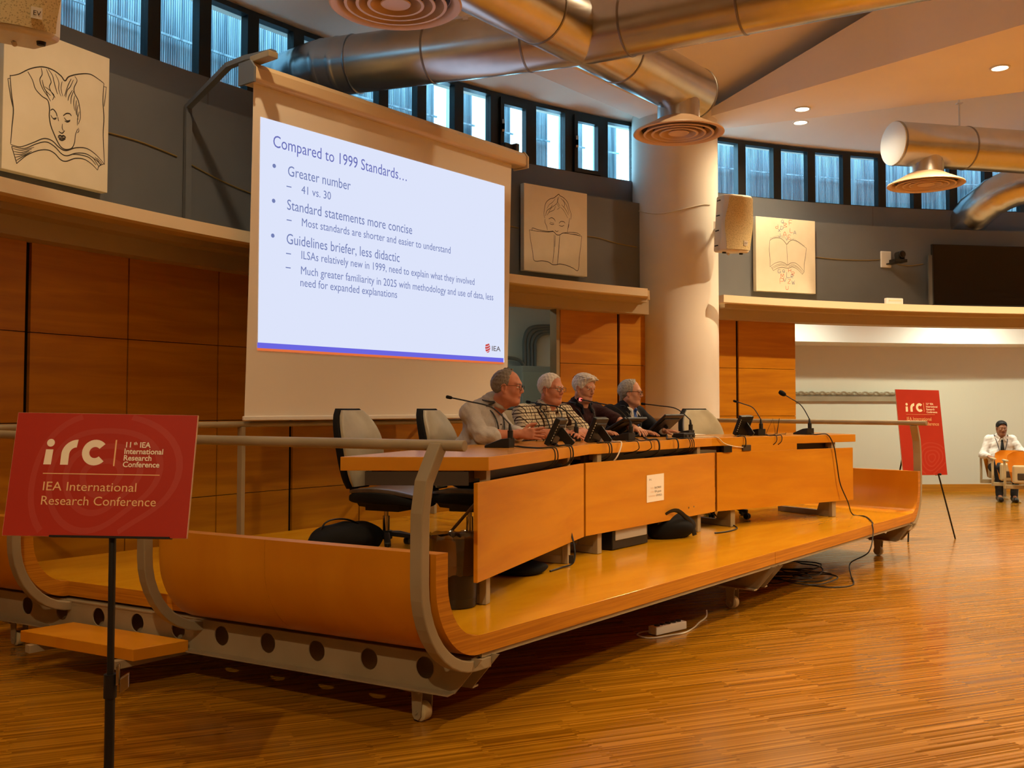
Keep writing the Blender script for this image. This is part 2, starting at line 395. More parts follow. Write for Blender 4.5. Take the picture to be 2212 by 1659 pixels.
# ribbed sun-shade slabs outside the glass
for a, b in zip(mull[:-1], mull[1:]):
    mid = (a+b)/2
    if 119 < mid < 131.8: w0, w1, off = .85, .0, .25        # open bays: half slab, sky beside it
    elif 113.5 < mid < 118.5: continue
    else: w0, w1, off = 1.08, -1.0, 0
    mb = MB(); cells = 22; aa, bb = mid+w0+off, mid+w1+off; ring0 = []
    for i in range(cells*4+1):
        t = i/(cells*4); ph = i % 4; r = 15.05+(.035 if ph in (1, 2) else 0)
        ring0.append((r, aa+(bb-aa)*t))
    rings = [[cyl(r, an, 3.9), cyl(15.3, an, 3.9), cyl(15.3, an, 6.2), cyl(r, an, 6.2)] for r, an in ring0]
    mb.loft(rings, 0, False); mb.build('x', M['fin']); fo = COL.objects[-1] if False else bpy.context.scene.objects['x']
    fo.name = 'sunshade_slab'
    dense = not (119 < mid < 131.8)
    tag(fo, 'ribbed blue-grey concrete sunshade slab filling the view outside a window' if dense else 'ribbed concrete sunshade slab outside a bright window with sky beside it', 'sunshade', 'sunshade slabs outside closed bays' if dense else 'sunshade slabs outside bright bays')
    rl = MB(); ringbox(rl, 14.98, 15.0, aa, bb, 5.0, 5.02, .5); rl.build('tie_rail', M['fin'], fo)
# ceiling: cone rising inward, flat centre
mb = MB(); n = 90
def cone_z(r): return 5.20+.28*(14.45-max(r, 8.5))
rr = [14.5, 12.5, 10.2, 8.5]
rings = [[cyl(r, 360*i/n, cone_z(r)) for i in range(n)] for r in rr]
mb.loft(rings, 0, True, True, False); mb.add(rings[-1], [list(range(n))])
rings2 = [[p+V(0, 0, .15) for p in r] for r in rings]; mb.loft(rings2, 0, True, True, False); mb.add(rings2[-1], [list(range(n))])
struct(mb.build('ceiling', M['ceil'], fixn=False))
# dropped folded plates fanning out of the column head
ZB = 5.187
def soffit(name, poly, h):
    mb = MB(); m = len(poly)
    mb.add([V(*p, ZB) for p in poly]+[V(p[0], p[1], ZB+h[i]) for i, p in enumerate(poly)],
           [list(range(m)), list(range(2*m-1, m-1, -1))]+[[i, (i+1) % m, m+(i+1) % m, m+i] for i in range(m)])
    return struct(mb.build(name, M['ceil']))
dE2 = (4.973-2.555, 9.313-12.245); dE1 = (6.051-2.704, 11.362-12.968)
soffit('trim_3', [(2.42, 12.50), (2.555+dE2[0]*2.3, 12.245+dE2[1]*2.3), (2.704+dE1[0]*2.4, 12.968+dE1[1]*2.4), (2.60, 13.02)], [.05, 2.2, 2.2, .05])
dE4 = (.114-1.847, 10.593-12.692)
mb = MB(); p0 = V(1.86, 12.71, 0); p1 = p0+V(dE4[0], dE4[1], 0)*2.0; off = V(.35, -.27, 0)
mb.add([p0+V(0, 0, ZB), p1+V(0, 0, ZB), p1+off+V(0, 0, ZB), p0+off+V(0, 0, ZB), p0+V(0, 0, 5.46), p1+V(0, 0, 6.6), p1+off+V(0, 0, 6.6), p0+off+V(0, 0, 5.5)],
       [(0, 1, 2, 3), (7, 6, 5, 4), (0, 4, 5, 1), (1, 5, 6, 2), (2, 6, 7, 3), (3, 7, 4, 0)])
struct(mb.build('trim_4', M['ceil']))
# round column
mb = MB(); mb.lathe([(.56, 0), (.56, 5.6)], (2.14, 12.715, 0), n=72)
col = mb.build('column', M['white']); tag(col, 'thick round white plaster column standing between the wood walls', 'column')
# downlights in the folded plate
for i, (x, y) in enumerate(((5.359, 10.549), (3.628, 12.03), (3.775, 12.6))):
    t = thing('recessed_downlight', ['glowing recessed downlight at the far right of the sloping ceiling', 'upper of the two glowing recessed downlights near the white column', 'lower of the two glowing recessed downlights near the white column'][i], 'downlight', (x, y, ZB), group='recessed downlights in the ceiling')
    a = MB(); a.lathe([(.105, -.002), (.105, -.012), (.085, -.012), (.08, .0)], (x, y, ZB), n=28); a.build('trim_ring', M['white'], t)
    a = MB(); a.add([V(x+.08*math.cos(q*PI/12), y+.08*math.sin(q*PI/12), ZB-.006) for q in range(24)], [list(range(24))]); a.build('lamp', M['lampdisc'], t)
# glazed opening behind the screen: steel post, door leaf edge
mb = MB(); ringbox(mb, 13.86, 13.98, 127.22, 127.02, 0, 2.63, 1)
ringbox(mb, 13.9, 13.94, 127.0, 126.93, 0, 2.63, 1, 1)
struct(mb.build('trim_5', [M['steel'], M['chrome']]))

# ---- back corridor: cabinet and conduits
AC = 122.6
ca, cb = V(math.sin(R_(AC)), -math.cos(R_(AC)), 0), V(math.cos(R_(AC)), math.sin(R_(AC)), 0)
b = cyl(15.75, AC, 0)
t = thing('electrical_cabinet', 'grey metal cabinet in the dim corridor behind the speakers', 'cabinet', tuple(b), R_(AC-90))
a = MB(); a.box(b+V(0, 0, 1.01), (1.0, .5, 2.02), ca); a.build('body', mat('grey cabinet paint', '#8c8b7c', .6), t, bevel=.01)
for s_ in (-.25, .25):
    a = MB(); a.box(b+ca*s_-cb*.255+V(0, 0, .98), (.485, .012, 1.9), ca); a.build('door', mat('grey cabinet door', '#94937f', .6), t, bevel=.004)
conduit = mat('grey conduit', '#6e695c', .55)
for i in range(4):
    a = MB(); o = cyl(16.36, 122.25-.22*i, 0); q = .03*(3-i)
    pts = [o+V(0, 0, 1.9), o+V(0, 0, 2.25), o+V(0, 0, 2.40+q*.5), o+V(0, 0, 2.50+q)+ca*.06, o+V(0, 0, 2.56+q)+ca*.20, o+V(0, 0, 2.58+q)+ca*.5, o+V(0, 0, 2.58+q)+ca*.9]
    a.tube(bez(pts, 6), .028, 10); tag(a.build('conduit', conduit), 'grey pipe in the row of pipes bending along the dim corridor wall above the cabinet', 'pipe', 'conduits above the corridor cabinet')
a = MB(); o = cyl(16.33, 123.3, 0); a.tube(bez([o+V(0, 0, 2.17)-ca*.5, o+V(0, 0, 2.17), o+V(0, 0, 2.12)+ca*.22, o+V(0, 0, 1.95)+ca*.30], 5), .026, 8)
tag(a.build('conduit', conduit), 'single low grey pipe curving down left of the corridor cabinet', 'pipe')
# wall rail with wavy trim on the outer wall
t = thing('wall_rail', 'long grey handrail strip with a rope-like top on the far white wall', 'rail', tuple(cyl(RO-.06, 104, 1.62)))
a = MB(); ringbox(a, RO-.06, RO, 117, 96.4, 1.56, 1.645, .6); a.build('channel', M['steel'], t)
a = MB(); ringbox(a, RO-.07, RO-.01, 96.6, 96.15, 1.56, 1.66, .3); a.build('end_cap', M['darksteel'], t)
a = MB(); a.tube([cyl(RO-.05, 117-.1*i, 1.70+.018*math.sin(i*.9)) for i in range(206)], .016, 6); a.tube([cyl(RO-.05, 117-.1*i, 1.69-.018*math.sin(i*.9)) for i in range(206)], .012, 6)
a.build('rope_trim', M['steel'], t)
# ceiling strip fittings in the corridor by the opening
a = MB(); ringbox(a, 14.55, 14.75, 111, 108.3, 2.86, 2.92, .5); ringbox(a, 14.56, 14.74, 110.9, 108.4, 2.855, 2.86, .5, 1)
tag(a.build('air_grille', [M['steel'], M['blackp']]), 'slotted linear air grille at the top left of the wide opening', 'grille')
# ================================================================== DUCTS
ZD = 4.757; RD = .272
def duct_tube(mb, pts, r=RD, n=40): mb.tube(pts, r, n)
def seam_ring(t, p, ax, r=RD, name='seam_band'):
    a = MB(); a.lathe([(r-.002, -.012), (r+.006, -.008), (r+.006, .008), (r-.002, .012)], p, ax, 40); a.build(name, M['seam'], t)
def diffuser(t, x, y, zb, zpipe):
    a = MB(); a.tube([V(x, y, zpipe), V(x, y, zb+.13)], .215, 32, caps=False); a.build('neck', M['duct'], t)
    a = MB()
    a.lathe([(.215, .15), (.24, .135), (.30, .10), (.40, .05), (.455, .022), (.462, .006), (.45, 0), (.415, .008), (.40, .02), (.385, .05)], (x, y, zb), n=56)
    d = a.build('diffuser', M['diff'], t)
    a = MB(); a.lathe([(.38, .055), (.20, .12), (.0, .12)], (x, y, zb), n=40); a.build('throat', M['diffdk'], d)
    for r in (.345, .265, .185):
        a = MB(); a.lathe([(r-.055, .085), (r-.012, .012), (r-.008, .0), (r+.012, .0), (r+.014, .006), (r-.002, .016), (r-.045, .09)], (x, y, zb), n=48); a.build('ring', M['diff'], d)
    a = MB(); a.lathe([(0, .012), (.07, .012), (.10, .004), (.106, .010), (.06, .05), (0, .06)], (x, y, zb), n=32); a.build('centre_cone', M['diff'], d)
bd = V(.62, .785, 0); n1 = V(-.813, 6.679, ZD); n2 = V(1.706, 9.868, ZD); J = n1+bd*((V(.545, 8.544, ZD)-n1).dot(bd))
t = thing('air_duct', 'polished steel duct running over the screen with two round cream diffusers, crossing another duct', 'duct', tuple(J))
a = MB(); e = n2+bd*.34
duct_tube(a, [n1-bd*2.2, J-bd*.02, n2, e-bd*.01]); a.lathe([(RD, 0), (RD-.008, .012), (RD*.6, .03), (0, .035)], e-bd*.012, bd, 40); a.build('pipe', M['duct'], t)
for q in (.62, -.62): seam_ring(t, J+bd*q, bd)
seam_ring(t, e, bd); seam_ring(t, J-bd*1.9, bd)
diffuser(t, n1.x, n1.y, 4.25, ZD); diffuser(t, n2.x, n2.y, 4.25, ZD)
cd = V(.871, -.491, 0)
a = MB(); duct_tube(a, [J, J+cd*5.5]); a.build('branch_pipe', M['duct'], t)
for q in (.45, 1.45, 3.0): seam_ring(t, J+cd*q, cd)
# branch to the window
ad = V(-.94, .34, 0).normalized(); outd = V(math.cos(R_(141)), math.sin(R_(141)), 0)
a = MB(); pe = J+ad*2.25
duct_tube(a, [J, J+ad*1.2, pe]); a.build('branch_pipe', M['duct'], t)
for q in (.5, 1.45): seam_ring(t, J+ad*q, ad)
a = MB(); pts = [pe, pe+ad*.18, pe+ad*.34+outd*.03, pe+ad*.46+outd*.16+V(0, 0, -.02), pe+ad*.52+outd*.36+V(0, 0, -.05), pe+ad*.54+outd*.62+V(0, 0, -.08)]
pp = bez(pts, 10); rr = [RD+.004+(.006 if i % 9 == 0 else 0) for i in range(len(pp))]
a.tube(pp, rr, 40); a.build('elbow', M['duct'], t)
a = MB(); lp = J+ad*1.0-ad.cross(V(0, 0, 1))*0
a.box(lp+V(-.1, -.18, .21), (.05, .002, .04), (.95, -.3, 0), mat=0); a.build('label', M['paper'], t)
for q, ax in ((J-bd*1.2, bd), (J+cd*2.2, cd), (J+ad*1.9, ad)):
    a = MB(); a.tube([q+V(0, 0, RD), q+V(0, 0, RD+1.2)], .008, 6); a.build('hanger_rod', M['steel'], t)
# right duct
r0 = V(4.774, 12.057, ZD); rd = V(.976, .218, 0)
t = thing('air_duct', 'shiny steel duct with white end cap and one round diffuser at the right', 'duct', tuple(r0))
a = MB(); duct_tube(a, [r0, r0+rd*2, r0+rd*5.5]); a.build('pipe', M['duct'], t)
a = MB(); a.lathe([(0, -.008), (RD-.01, -.008), (RD-.002, -.002), (RD-.002, .01)], r0-rd*.003, rd, 40); a.build('end_cap', M['capw'], t)
for q in (1.02, .02, 2.5): seam_ring(t, r0+rd*q, rd)
dp = r0+rd*.45; diffuser(t, dp.x, dp.y, 4.25, ZD)
a = MB(); q = r0+rd*.95; a.tube([q+V(0, 0, RD-.01), q+V(0, 0, RD+.42)], .012, 8); a.box(q+V(0, 0, RD+.30), (.07, .07, .012)); a.build('hanger_rod', M['white'], t)
# dark elbow duct at the right windows
t = thing('air_duct', 'dark steel elbow duct bending down into the right-hand windows', 'duct', (6.9, 14.0, 4.5))
a = MB(); pts = [V(9.6, 13.35, 4.72), V(8.6, 13.62, 4.72), V(7.65, 13.88, 4.70), V(7.15, 14.05, 4.62), V(6.93, 14.2, 4.48), V(6.83, 14.4, 4.33), V(6.80, 14.75, 4.2)]
a.tube(pts[:3], RD, 36); a.build('pipe', M['duct'], t)
a = MB(); q0 = pts[2]; t0 = (pts[2]-pts[1]).normalized(); q1 = q0+t0*.72; q2 = q1+V(-.12, .62, -.52); pp = [q0*(1-k)**2+q1*2*k*(1-k)+q2*k*k for k in [i/24 for i in range(25)]]
a.tube(pp, [RD+.002+(.007 if i % 6 == 0 else 0) for i in range(25)], 36); a.build('elbow', M['duct'], t)
seam_ring(t, pts[2], (pts[2]-pts[1])); seam_ring(t, V(8.2, 13.73, 4.715), (pts[2]-pts[1]))

# ================================================================== PROJECTION SCREEN
sd = V(.622, .783, 0); sn = V(.783, -.622, 0); S0 = V(-2.02, 7.64, 0)      # along, toward viewer
def SP(tt, z, off=0): return S0+sd*tt+sn*off+V(0, 0, z)
t = thing('projection_screen', 'large beige pull-down projection screen with a bright slide hanging behind the speakers', 'projection screen', tuple(SP(1.6, 1.33)))
a = MB()
prof = [(-.10, -.075), (.055, -.075), (.075, -.055), (.075, .03), (.045, .075), (-.10, .075)]
a.prism(prof, SP(-.09, 4.085), sn, V(0, 0, 1), sd, 0, 3.49); a.build('casing', M['case'], t, bevel=.008)
for q, m_ in ((-.11, 'grey'), (3.40, 'case')):
    a = MB(); a.prism([(-.11, -.09), (.09, -.09), (.09, .03), (.04, .09), (-.11, .09)], SP(q, 4.085), sn, V(0, 0, 1), sd, 0, .02); a.build('end_plate', M[m_], t)
a = MB(); nr = 14; rings = []
for i in range(nr+1):
    z = 4.03-(4.03-1.375)*i/nr; w0 = -.045-.05*(i/nr)**1.5; w1 = 3.235-.075*(i/nr)
    rings.append([SP(w0, z, .0), SP(w1, z, 0), SP(w1, z, -.004), SP(w0, z, -.004)])
a.loft(rings, 0, False); fab = a.build('fabric', M['screenf'], t)
a = MB(); a.box(SP(1.53, 1.362, -.002), (3.27, .03, .035), sd); a.build('bottom_bar', M['white'], t, bevel=.006)
LF = .003
a = MB()
def quad(mb, t0, t1, z0, z1, lift, m=0): mb.add([SP(t0, z0, lift), SP(t1, z0, lift), SP(t1, z1, lift), SP(t0, z1, lift)], [(0, 1, 2, 3)], m)
quad(a, .022, 3.115, 1.915, 3.760, LF); sl = a.build('slide', M['slide'], t, fixn=False)
a = MB(); quad(a, .016, 3.10, 1.916, 1.960, LF+.0015); a.build('blue_bar', M['slideblue'], t, fixn=False)
a = MB(); quad(a, .014, 3.10, 1.897, 1.917, LF+.0015); a.build('orange_bar', M['slidered'], t, fixn=False)
def stext(s, t0, z, size, width, m, name, bullet=None):
    mb = MB(); text_mesh(mb, s, SP(t0, z, LF+.001), sd, V(0, 0, 1), size, 0, width)
    mb.build(name, m, sl, fixn=False)
    if bullet:
        mb = MB(); kind, bt, bz = bullet
        if kind == 'dot': mb.prism([(.017*math.cos(q*PI/8), .017*math.sin(q*PI/8)) for q in range(16)], SP(bt, bz, LF+.001), sd, V(0, 0, 1), sn, 0, .001)
        else: mb.box(SP(bt+.025, bz, LF+.0015), (.05, .001, .008), sd)
        mb.build('bullet_mark', m, sl, fixn=False)
stext('Compared to 1999 Standards…', .142, 3.545, .140, 1.52, M['slidetxt'], 'slide_title')
stext('Greater number', .293, 3.338, .122, .68, M['slidetxt2'], 'slide_text', ('dot', .16, 3.392))
stext('41 vs. 30', .437, 3.217, .097, .318, M['slidetxt2'], 'slide_text', ('dash', .285, 3.250))
stext('Standard statements more concise', .289, 3.060, .122, 1.45, M['slidetxt2'], 'slide_text', ('dot', .158, 3.108))
stext('Most standards are shorter and easier to understand', .440, 2.946, .097, 1.83, M['slidetxt2'], 'slide_text', ('dash', .290, 2.975))
stext('Guidelines briefer, less didactic', .286, 2.780, .122, 1.29, M['slidetxt2'], 'slide_text', ('dot', .153, 2.826))
stext('ILSAs relatively new in 1999, need to explain what they involved', .438, 2.674, .097, 2.19, M['slidetxt2'], 'slide_text', ('dash', .287, 2.70))
stext('Much greater familiarity in 2025 with methodology and use of data, less', .435, 2.546, .097, 2.49, M['slidetxt2'], 'slide_text', ('dash', .285, 2.585))
stext('need for expanded explanations', .431, 2.447, .097, 1.115, M['slidetxt2'], 'slide_text')
a = MB(); text_mesh(a, 'IEA', SP(2.905, 2.028, LF+.001), sd, V(0, 0, 1), .072, 0, .14, bold=.012); a.build('slide_logo_text', M['slidegrey'], sl, fixn=False)
a = MB(); gc = SP(2.845, 2.055, LF+.001)
def globe(mb, c, r, ux, uy, un):
    for i, (w0, w1) in enumerate(((-1, -.62), (-.5, -.1), (.02, .42), (.54, .95))):
        poly = []
        for q in range(9):
            x = -1+2*q/8; poly.append((x, w0+.25*x-.18*(1-x*x)))
        for q in range(8, -1, -1):
            x = -1+2*q/8; poly.append((x, w1+.25*x-.18*(1-x*x)))
        pl = []
        for x, y in poly:
            l = math.hypot(x, y); pl.append((x/l*r, y/l*r) if l > 1 else (x*r, y*r))
        mb.add([c+ux*p[0]+uy*p[1] for p in pl], [list(range(len(pl)))])
globe(a, gc, .05, sd*.8, V(0, 0, 1), sn); a.build('slide_logo_globe', M['slidelogo'], sl, fixn=False)
# wall bracket arm holding the screen's left end
t = thing('screen_bracket', 'dark steel wall arm holding up the left end of the projection screen', 'bracket', tuple(cyl(13.98, 146.65, 2.86)))
a = MB(); w = cyl(13.965, 146.65, 0)
a.bar([w+V(0, 0, 2.862), w+V(0, 0, 3.5), w+V(0, 0, 4.0), V(-2.30, 7.78, 4.215), V(-2.12, 7.66, 4.23), V(-1.86, 7.48, 4.215)], .04, .055, (.6, .78, 0)); a.build('arm', M['grey'], t)
a = MB(); a.box(V(-1.95, 7.53, 4.19), (.24, .09, .05), (.78, -.62, 0)); a.build('clamp', M['steel'], t, bevel=.005)
t = thing('screen_bracket', 'small black bracket on top of the right end of the projection screen', 'bracket', tuple(SP(3.26, 4.16)))
a = MB(); a.box(SP(3.22, 4.195, -.02), (.20, .06, .06), sd); a.box(SP(3.10, 4.175, -.25), (.06, .5, .04), sd); a.build('arm', M['blackp'], t, bevel=.004)
a = MB(); a.box(SP(3.29, 4.20, .0), (.05, .09, .08), sd); a.build('clamp', M['darksteel'], t, bevel=.004)

# ================================================================== CANVASES
def canvas(am, a0, a1, z0, z1, label, corners, strokes, th=.07):
    mid = cyl(13.92, am, (z0+z1)/2); rt = V(math.sin(R_(am)), -math.cos(R_(am)), 0); nn = V(-math.cos(R_(am)), -math.sin(R_(am)), 0)
    half = 13.92*math.tan(R_((a0-a1)/2)); mid = mid - nn*(13.92-13.92*math.cos(R_((a0-a1)/2)))*0
    t = thing('canvas_artwork', label, 'artwork', tuple(mid-V(0, 0, (z1-z0)/2)))
    a = MB(); a.box(mid-nn*(th/2-.03), (half*2, th, z1-z0), rt, mat=0); cv = a.build('canvas', M['canvas'], t, bevel=.004)
    TL, TR, BR, BL = corners
    def inv(x, y):
        u = v = .5
        for _ in range(25):
            px = (1-u)*(1-v)*TL[0]+u*(1-v)*TR[0]+u*v*BR[0]+(1-u)*v*BL[0]; py = (1-u)*(1-v)*TL[1]+u*(1-v)*TR[1]+u*v*BR[1]+(1-u)*v*BL[1]
            u += (x-px)/(TR[0]-TL[0]); v += (y-py)/(BL[1]-TL[1])
        return u, v
    front = mid+nn*.0305
    sets = {}
    for st in strokes:
        colr, w, pts = st[0], st[1], st[2]
        P = []
        for x, y in pts:
            u, v = inv(x, y); P.append(front+rt*((u-.5)*2*half)+V(0, 0, (.5-v)*(z1-z0)))
        P = bez(P, 5) if len(P) > 2 else P
        mb = sets.setdefault(colr, MB()); L_ = len(P); vs = []
        for i, p in enumerate(P):
            tg = (P[min(i+1, L_-1)]-P[max(i-1, 0)])
            tg = tg.normalized() if tg.length > 1e-9 else rt
            sd_ = nn.cross(tg)*(w*.36*(.55+.45*math.sin(PI*(i+.7)/(L_+.4))))
            vs += [p+sd_, p-sd_]
        mb.add(vs, [(2*i, 2*i+1, 2*i+3, 2*i+2) for i in range(L_-1)])
    for c_, mb in sets.items(): mb.build({'k': 'charcoal_drawing', 'r': 'red_letters', 'b': 'blue_letters'}[c_], {'k': M['ink'], 'r': M['inkred'], 'b': M['inkblue']}[c_], t, fixn=False)
    return t
K = 'k'
c1 = [(K, .014, [(70, 600), (140, 585), (230, 540), (330, 525), (420, 555), (490, 610), (525, 655), (560, 620), (650, 603), (750, 610), (830, 660), (880, 700)]),
 (K, .012, [(70, 592), (80, 750), (95, 900), (82, 1060), (72, 1200)]), (K, .010, [(52, 625), (75, 790), (92, 880)]), (K, .007, [(52, 625), (72, 622)]),
 (K, .012, [(880, 700), (870, 850), (878, 1000), (870, 1150), (880, 1400)]), (K, .009, [(903, 735), (888, 850), (880, 900)]), (K, .007, [(880, 728), (905, 735)]),
 (K, .012, [(72, 1205), (150, 1225), (250, 1190), (340, 1155), (410, 1175), (470, 1235), (530, 1265), (620, 1243), (720, 1255), (810, 1320), (880, 1400)]),
 (K, .012, [(80, 1220), (180, 1240), (280, 1200), (360, 1185), (430, 1225), (490, 1290), (540, 1310), (620, 1290), (710, 1300), (790, 1350), (850, 1400)]),
 (K, .012, [(120, 1370), (200, 1300), (290, 1260), (370, 1255), (430, 1285), (480, 1340), (530, 1358), (610, 1335), (690, 1345), (760, 1390), (815, 1445)]),
 (K, .008, [(90, 1240), (160, 1255), (260, 1230)]), (K, .008, [(95, 1265), (160, 1275), (240, 1245)]), (K, .008, [(100, 1290), (160, 1290), (220, 1262)]), (K, .008, [(108, 1318), (180, 1295), (240, 1265)]), (K, .008, [(115, 1345), (170, 1310), (230, 1280)]), (K, .010, [(80, 1222), (120, 1375)]),
 (K, .008, [(770, 1330), (800, 1375), (830, 1420)]), (K, .008, [(790, 1330), (825, 1372), (845, 1410)]), (K, .008, [(810, 1340), (845, 1378), (860, 1400)]), (K, .009, [(815, 1445), (830, 1410), (875, 1395)]),
 (K, .010, [(580, 1300), (650, 1305), (740, 1335), (800, 1400)]),
 (K, .013, [(212, 565), (250, 640), (275, 720), (330, 785), (375, 820), (390, 890), (388, 960), (400, 1040), (425, 1110), (460, 1190), (490, 1235), (530, 1255), (580, 1245), (605, 1200), (615, 1130), (635, 1080)]),
 (K, .010, [(322, 535), (330, 590), (310, 640), (335, 720), (385, 800)]), (K, .010, [(365, 545), (385, 600), (405, 660), (390, 710), (430, 790)]), (K, .010, [(380, 545), (415, 600), (430, 660), (445, 720), (460, 770)]), (K, .008, [(440, 590), (470, 660), (470, 730), (490, 790)]), (K, .008, [(500, 660), (490, 720), (505, 790)]),
 (K, .010, [(330, 640), (350, 720), (400, 780)]), (K, .008, [(350, 700), (400, 740), (440, 800)]), (K, .009, [(360, 740), (380, 790), (400, 830)]), (K, .008, [(400, 740), (430, 780), (415, 820)]),
 (K, .009, [(580, 640), (550, 700), (520, 790)]), (K, .011, [(612, 620), (632, 660), (605, 720), (610, 770), (640, 830), (655, 900), (660, 980), (640, 1040)]), (K, .009, [(600, 650), (570, 710), (545, 740), (530, 800)]),
 (K, .009, [(590, 740), (560, 790), (550, 830)]), (K, .009, [(600, 750), (580, 800), (575, 860)]), (K, .009, [(610, 790), (600, 850), (610, 920)]), (K, .010, [(625, 830), (620, 900), (625, 960)]), (K, .009, [(640, 870), (630, 930), (640, 1000)]), (K, .009, [(650, 930), (635, 990), (632, 1050)]),
 (K, .013, [(398, 910), (420, 900), (445, 930), (455, 965)]), (K, .010, [(400, 950), (420, 980), (450, 975)]), (K, .012, [(420, 985), (435, 988), (448, 980)]), (K, .014, [(508, 960), (535, 942), (565, 945), (580, 965)]), (K, .010, [(515, 975), (540, 1005), (570, 1000)]), (K, .013, [(520, 1005), (545, 1016), (568, 1006)]), (K, .008, [(460, 970), (468, 1005)]),
 (K, .008, [(500, 1030), (498, 1070), (510, 1090)]), (K, .012, [(468, 1095), (485, 1108), (500, 1112), (520, 1090)]),
 (K, .020, [(462, 1140), (480, 1132), (495, 1140), (510, 1135), (528, 1148)]), (K, .022, [(470, 1160), (495, 1172), (525, 1160)]), (K, .012, [(460, 1148), (495, 1155), (530, 1152)]),
 (K, .008, [(640, 1070), (645, 1100), (630, 1115)])]
canvas(151.8, 153.6, 150.0, 3.10, 4.15, 'leftmost white canvas with a charcoal face rising from an open book', ((30, 96), (938, 490), (907, 1645), (0, 1415)), c1)
c2 = [(K, .012, [(322, 418), (328, 480), (340, 560), (350, 622), (400, 624), (440, 632), (465, 648), (490, 650), (515, 645), (560, 655), (600, 672), (635, 687), (645, 600), (655, 530), (663, 462)]),
 (K, .012, [(322, 418), (380, 428), (440, 432), (475, 430), (495, 450), (515, 452), (540, 440), (600, 448), (663, 462)]),
 (K, .010, [(340, 420), (342, 405), (380, 418), (440, 428), (475, 425)]), (K, .010, [(530, 440), (580, 435), (630, 440), (655, 455)]), (K, .008, [(560, 442), (620, 450), (655, 460)]),
 (K, .010, [(480, 450), (478, 540), (468, 640)]), (K, .012, [(516, 455), (508, 550), (498, 648)]), (K, .006, [(487, 455), (484, 530)]),
 (K, .011, [(420, 340), (415, 310), (420, 270), (430, 235), (455, 212), (480, 205), (500, 190), (513, 180), (520, 190), (545, 205), (570, 235), (582, 280), (592, 310), (590, 350)]),
 (K, .009, [(425, 325), (435, 290), (460, 270), (470, 250)]), (K, .008, [(435, 320), (450, 300), (480, 285), (490, 260)]), (K, .008, [(445, 300), (465, 270), (500, 240), (505, 200)]), (K, .008, [(515, 195), (505, 230), (520, 260)]), (K, .008, [(525, 205), (550, 240), (545, 270)]), (K, .008, [(540, 215), (565, 260), (580, 310)]), (K, .008, [(530, 250), (555, 280), (575, 320)]), (K, .007, [(490, 210), (470, 235), (450, 250), (435, 275)]), (K, .007, [(520, 265), (545, 290), (570, 340)]), (K, .007, [(500, 245), (515, 270), (500, 282)]),
 (K, .009, [(422, 345), (422, 370), (432, 395), (436, 420)]), (K, .009, [(582, 340), (578, 370), (572, 400), (566, 435)]), (K, .008, [(578, 380), (574, 400), (568, 410)]),
 (K, .011, [(445, 345), (465, 337), (482, 348), (488, 362)]), (K, .011, [(512, 375), (525, 362), (545, 365), (552, 375)]), (K, .010, [(450, 375), (465, 382), (480, 380)]), (K, .010, [(512, 388), (530, 394), (546, 388)]), (K, .007, [(452, 366), (468, 372), (480, 374)]),
 (K, .010, [(484, 420), (496, 430), (508, 424)])]
canvas(127.12, 129.14, 125.1, 3.05, 4.075, 'square white canvas right of the screen with a charcoal woman reading a book', ((292, 103), (703, 180), (697, 731), (285, 685)), c2)
c3 = [(K, .010, [(960, 830), (1000, 800), (1050, 792), (1110, 805), (1150, 840), (1180, 875), (1215, 838), (1260, 822), (1330, 845), (1390, 890), (1435, 925)]),
 (K, .009, [(960, 830), (955, 950), (962, 1060), (962, 1165)]), (K, .009, [(1435, 925), (1425, 1020), (1408, 1120), (1405, 1225)]), (K, .007, [(1180, 875), (1183, 1000), (1190, 1140)]),
 (K, .009, [(962, 1165), (1020, 1120), (1090, 1100), (1150, 1115), (1190, 1140), (1230, 1115), (1290, 1115), (1350, 1160), (1405, 1225)]),
 (K, .009, [(1005, 1212), (1060, 1180), (1120, 1168), (1190, 1182), (1250, 1165), (1310, 1190), (1380, 1258)]), (K, .008, [(980, 1165), (1005, 1212)]), (K, .008, [(1405, 1225), (1380, 1258)]),
 (K, .006, [(990, 1170), (1060, 1135), (1120, 1125), (1185, 1150)]), (K, .006, [(995, 1185), (1060, 1152), (1120, 1142), (1185, 1165)]), (K, .006, [(1200, 1155), (1260, 1135), (1320, 1165), (1390, 1230)]), (K, .006, [(1200, 1168), (1260, 1150), (1320, 1178), (1385, 1245)])]
for i in range(11):
    x = 965+i*18; c3.append((K, .006, [(x, 826-30*math.sin(PI*i/14)), (x+6, 800-30*math.sin(PI*i/14)-10)]))
for i in range(10):
    x = 1235+i*19; y = 826+max(0, i-2)*12; c3.append((K, .006, [(x, y), (x-4, y-26)]))
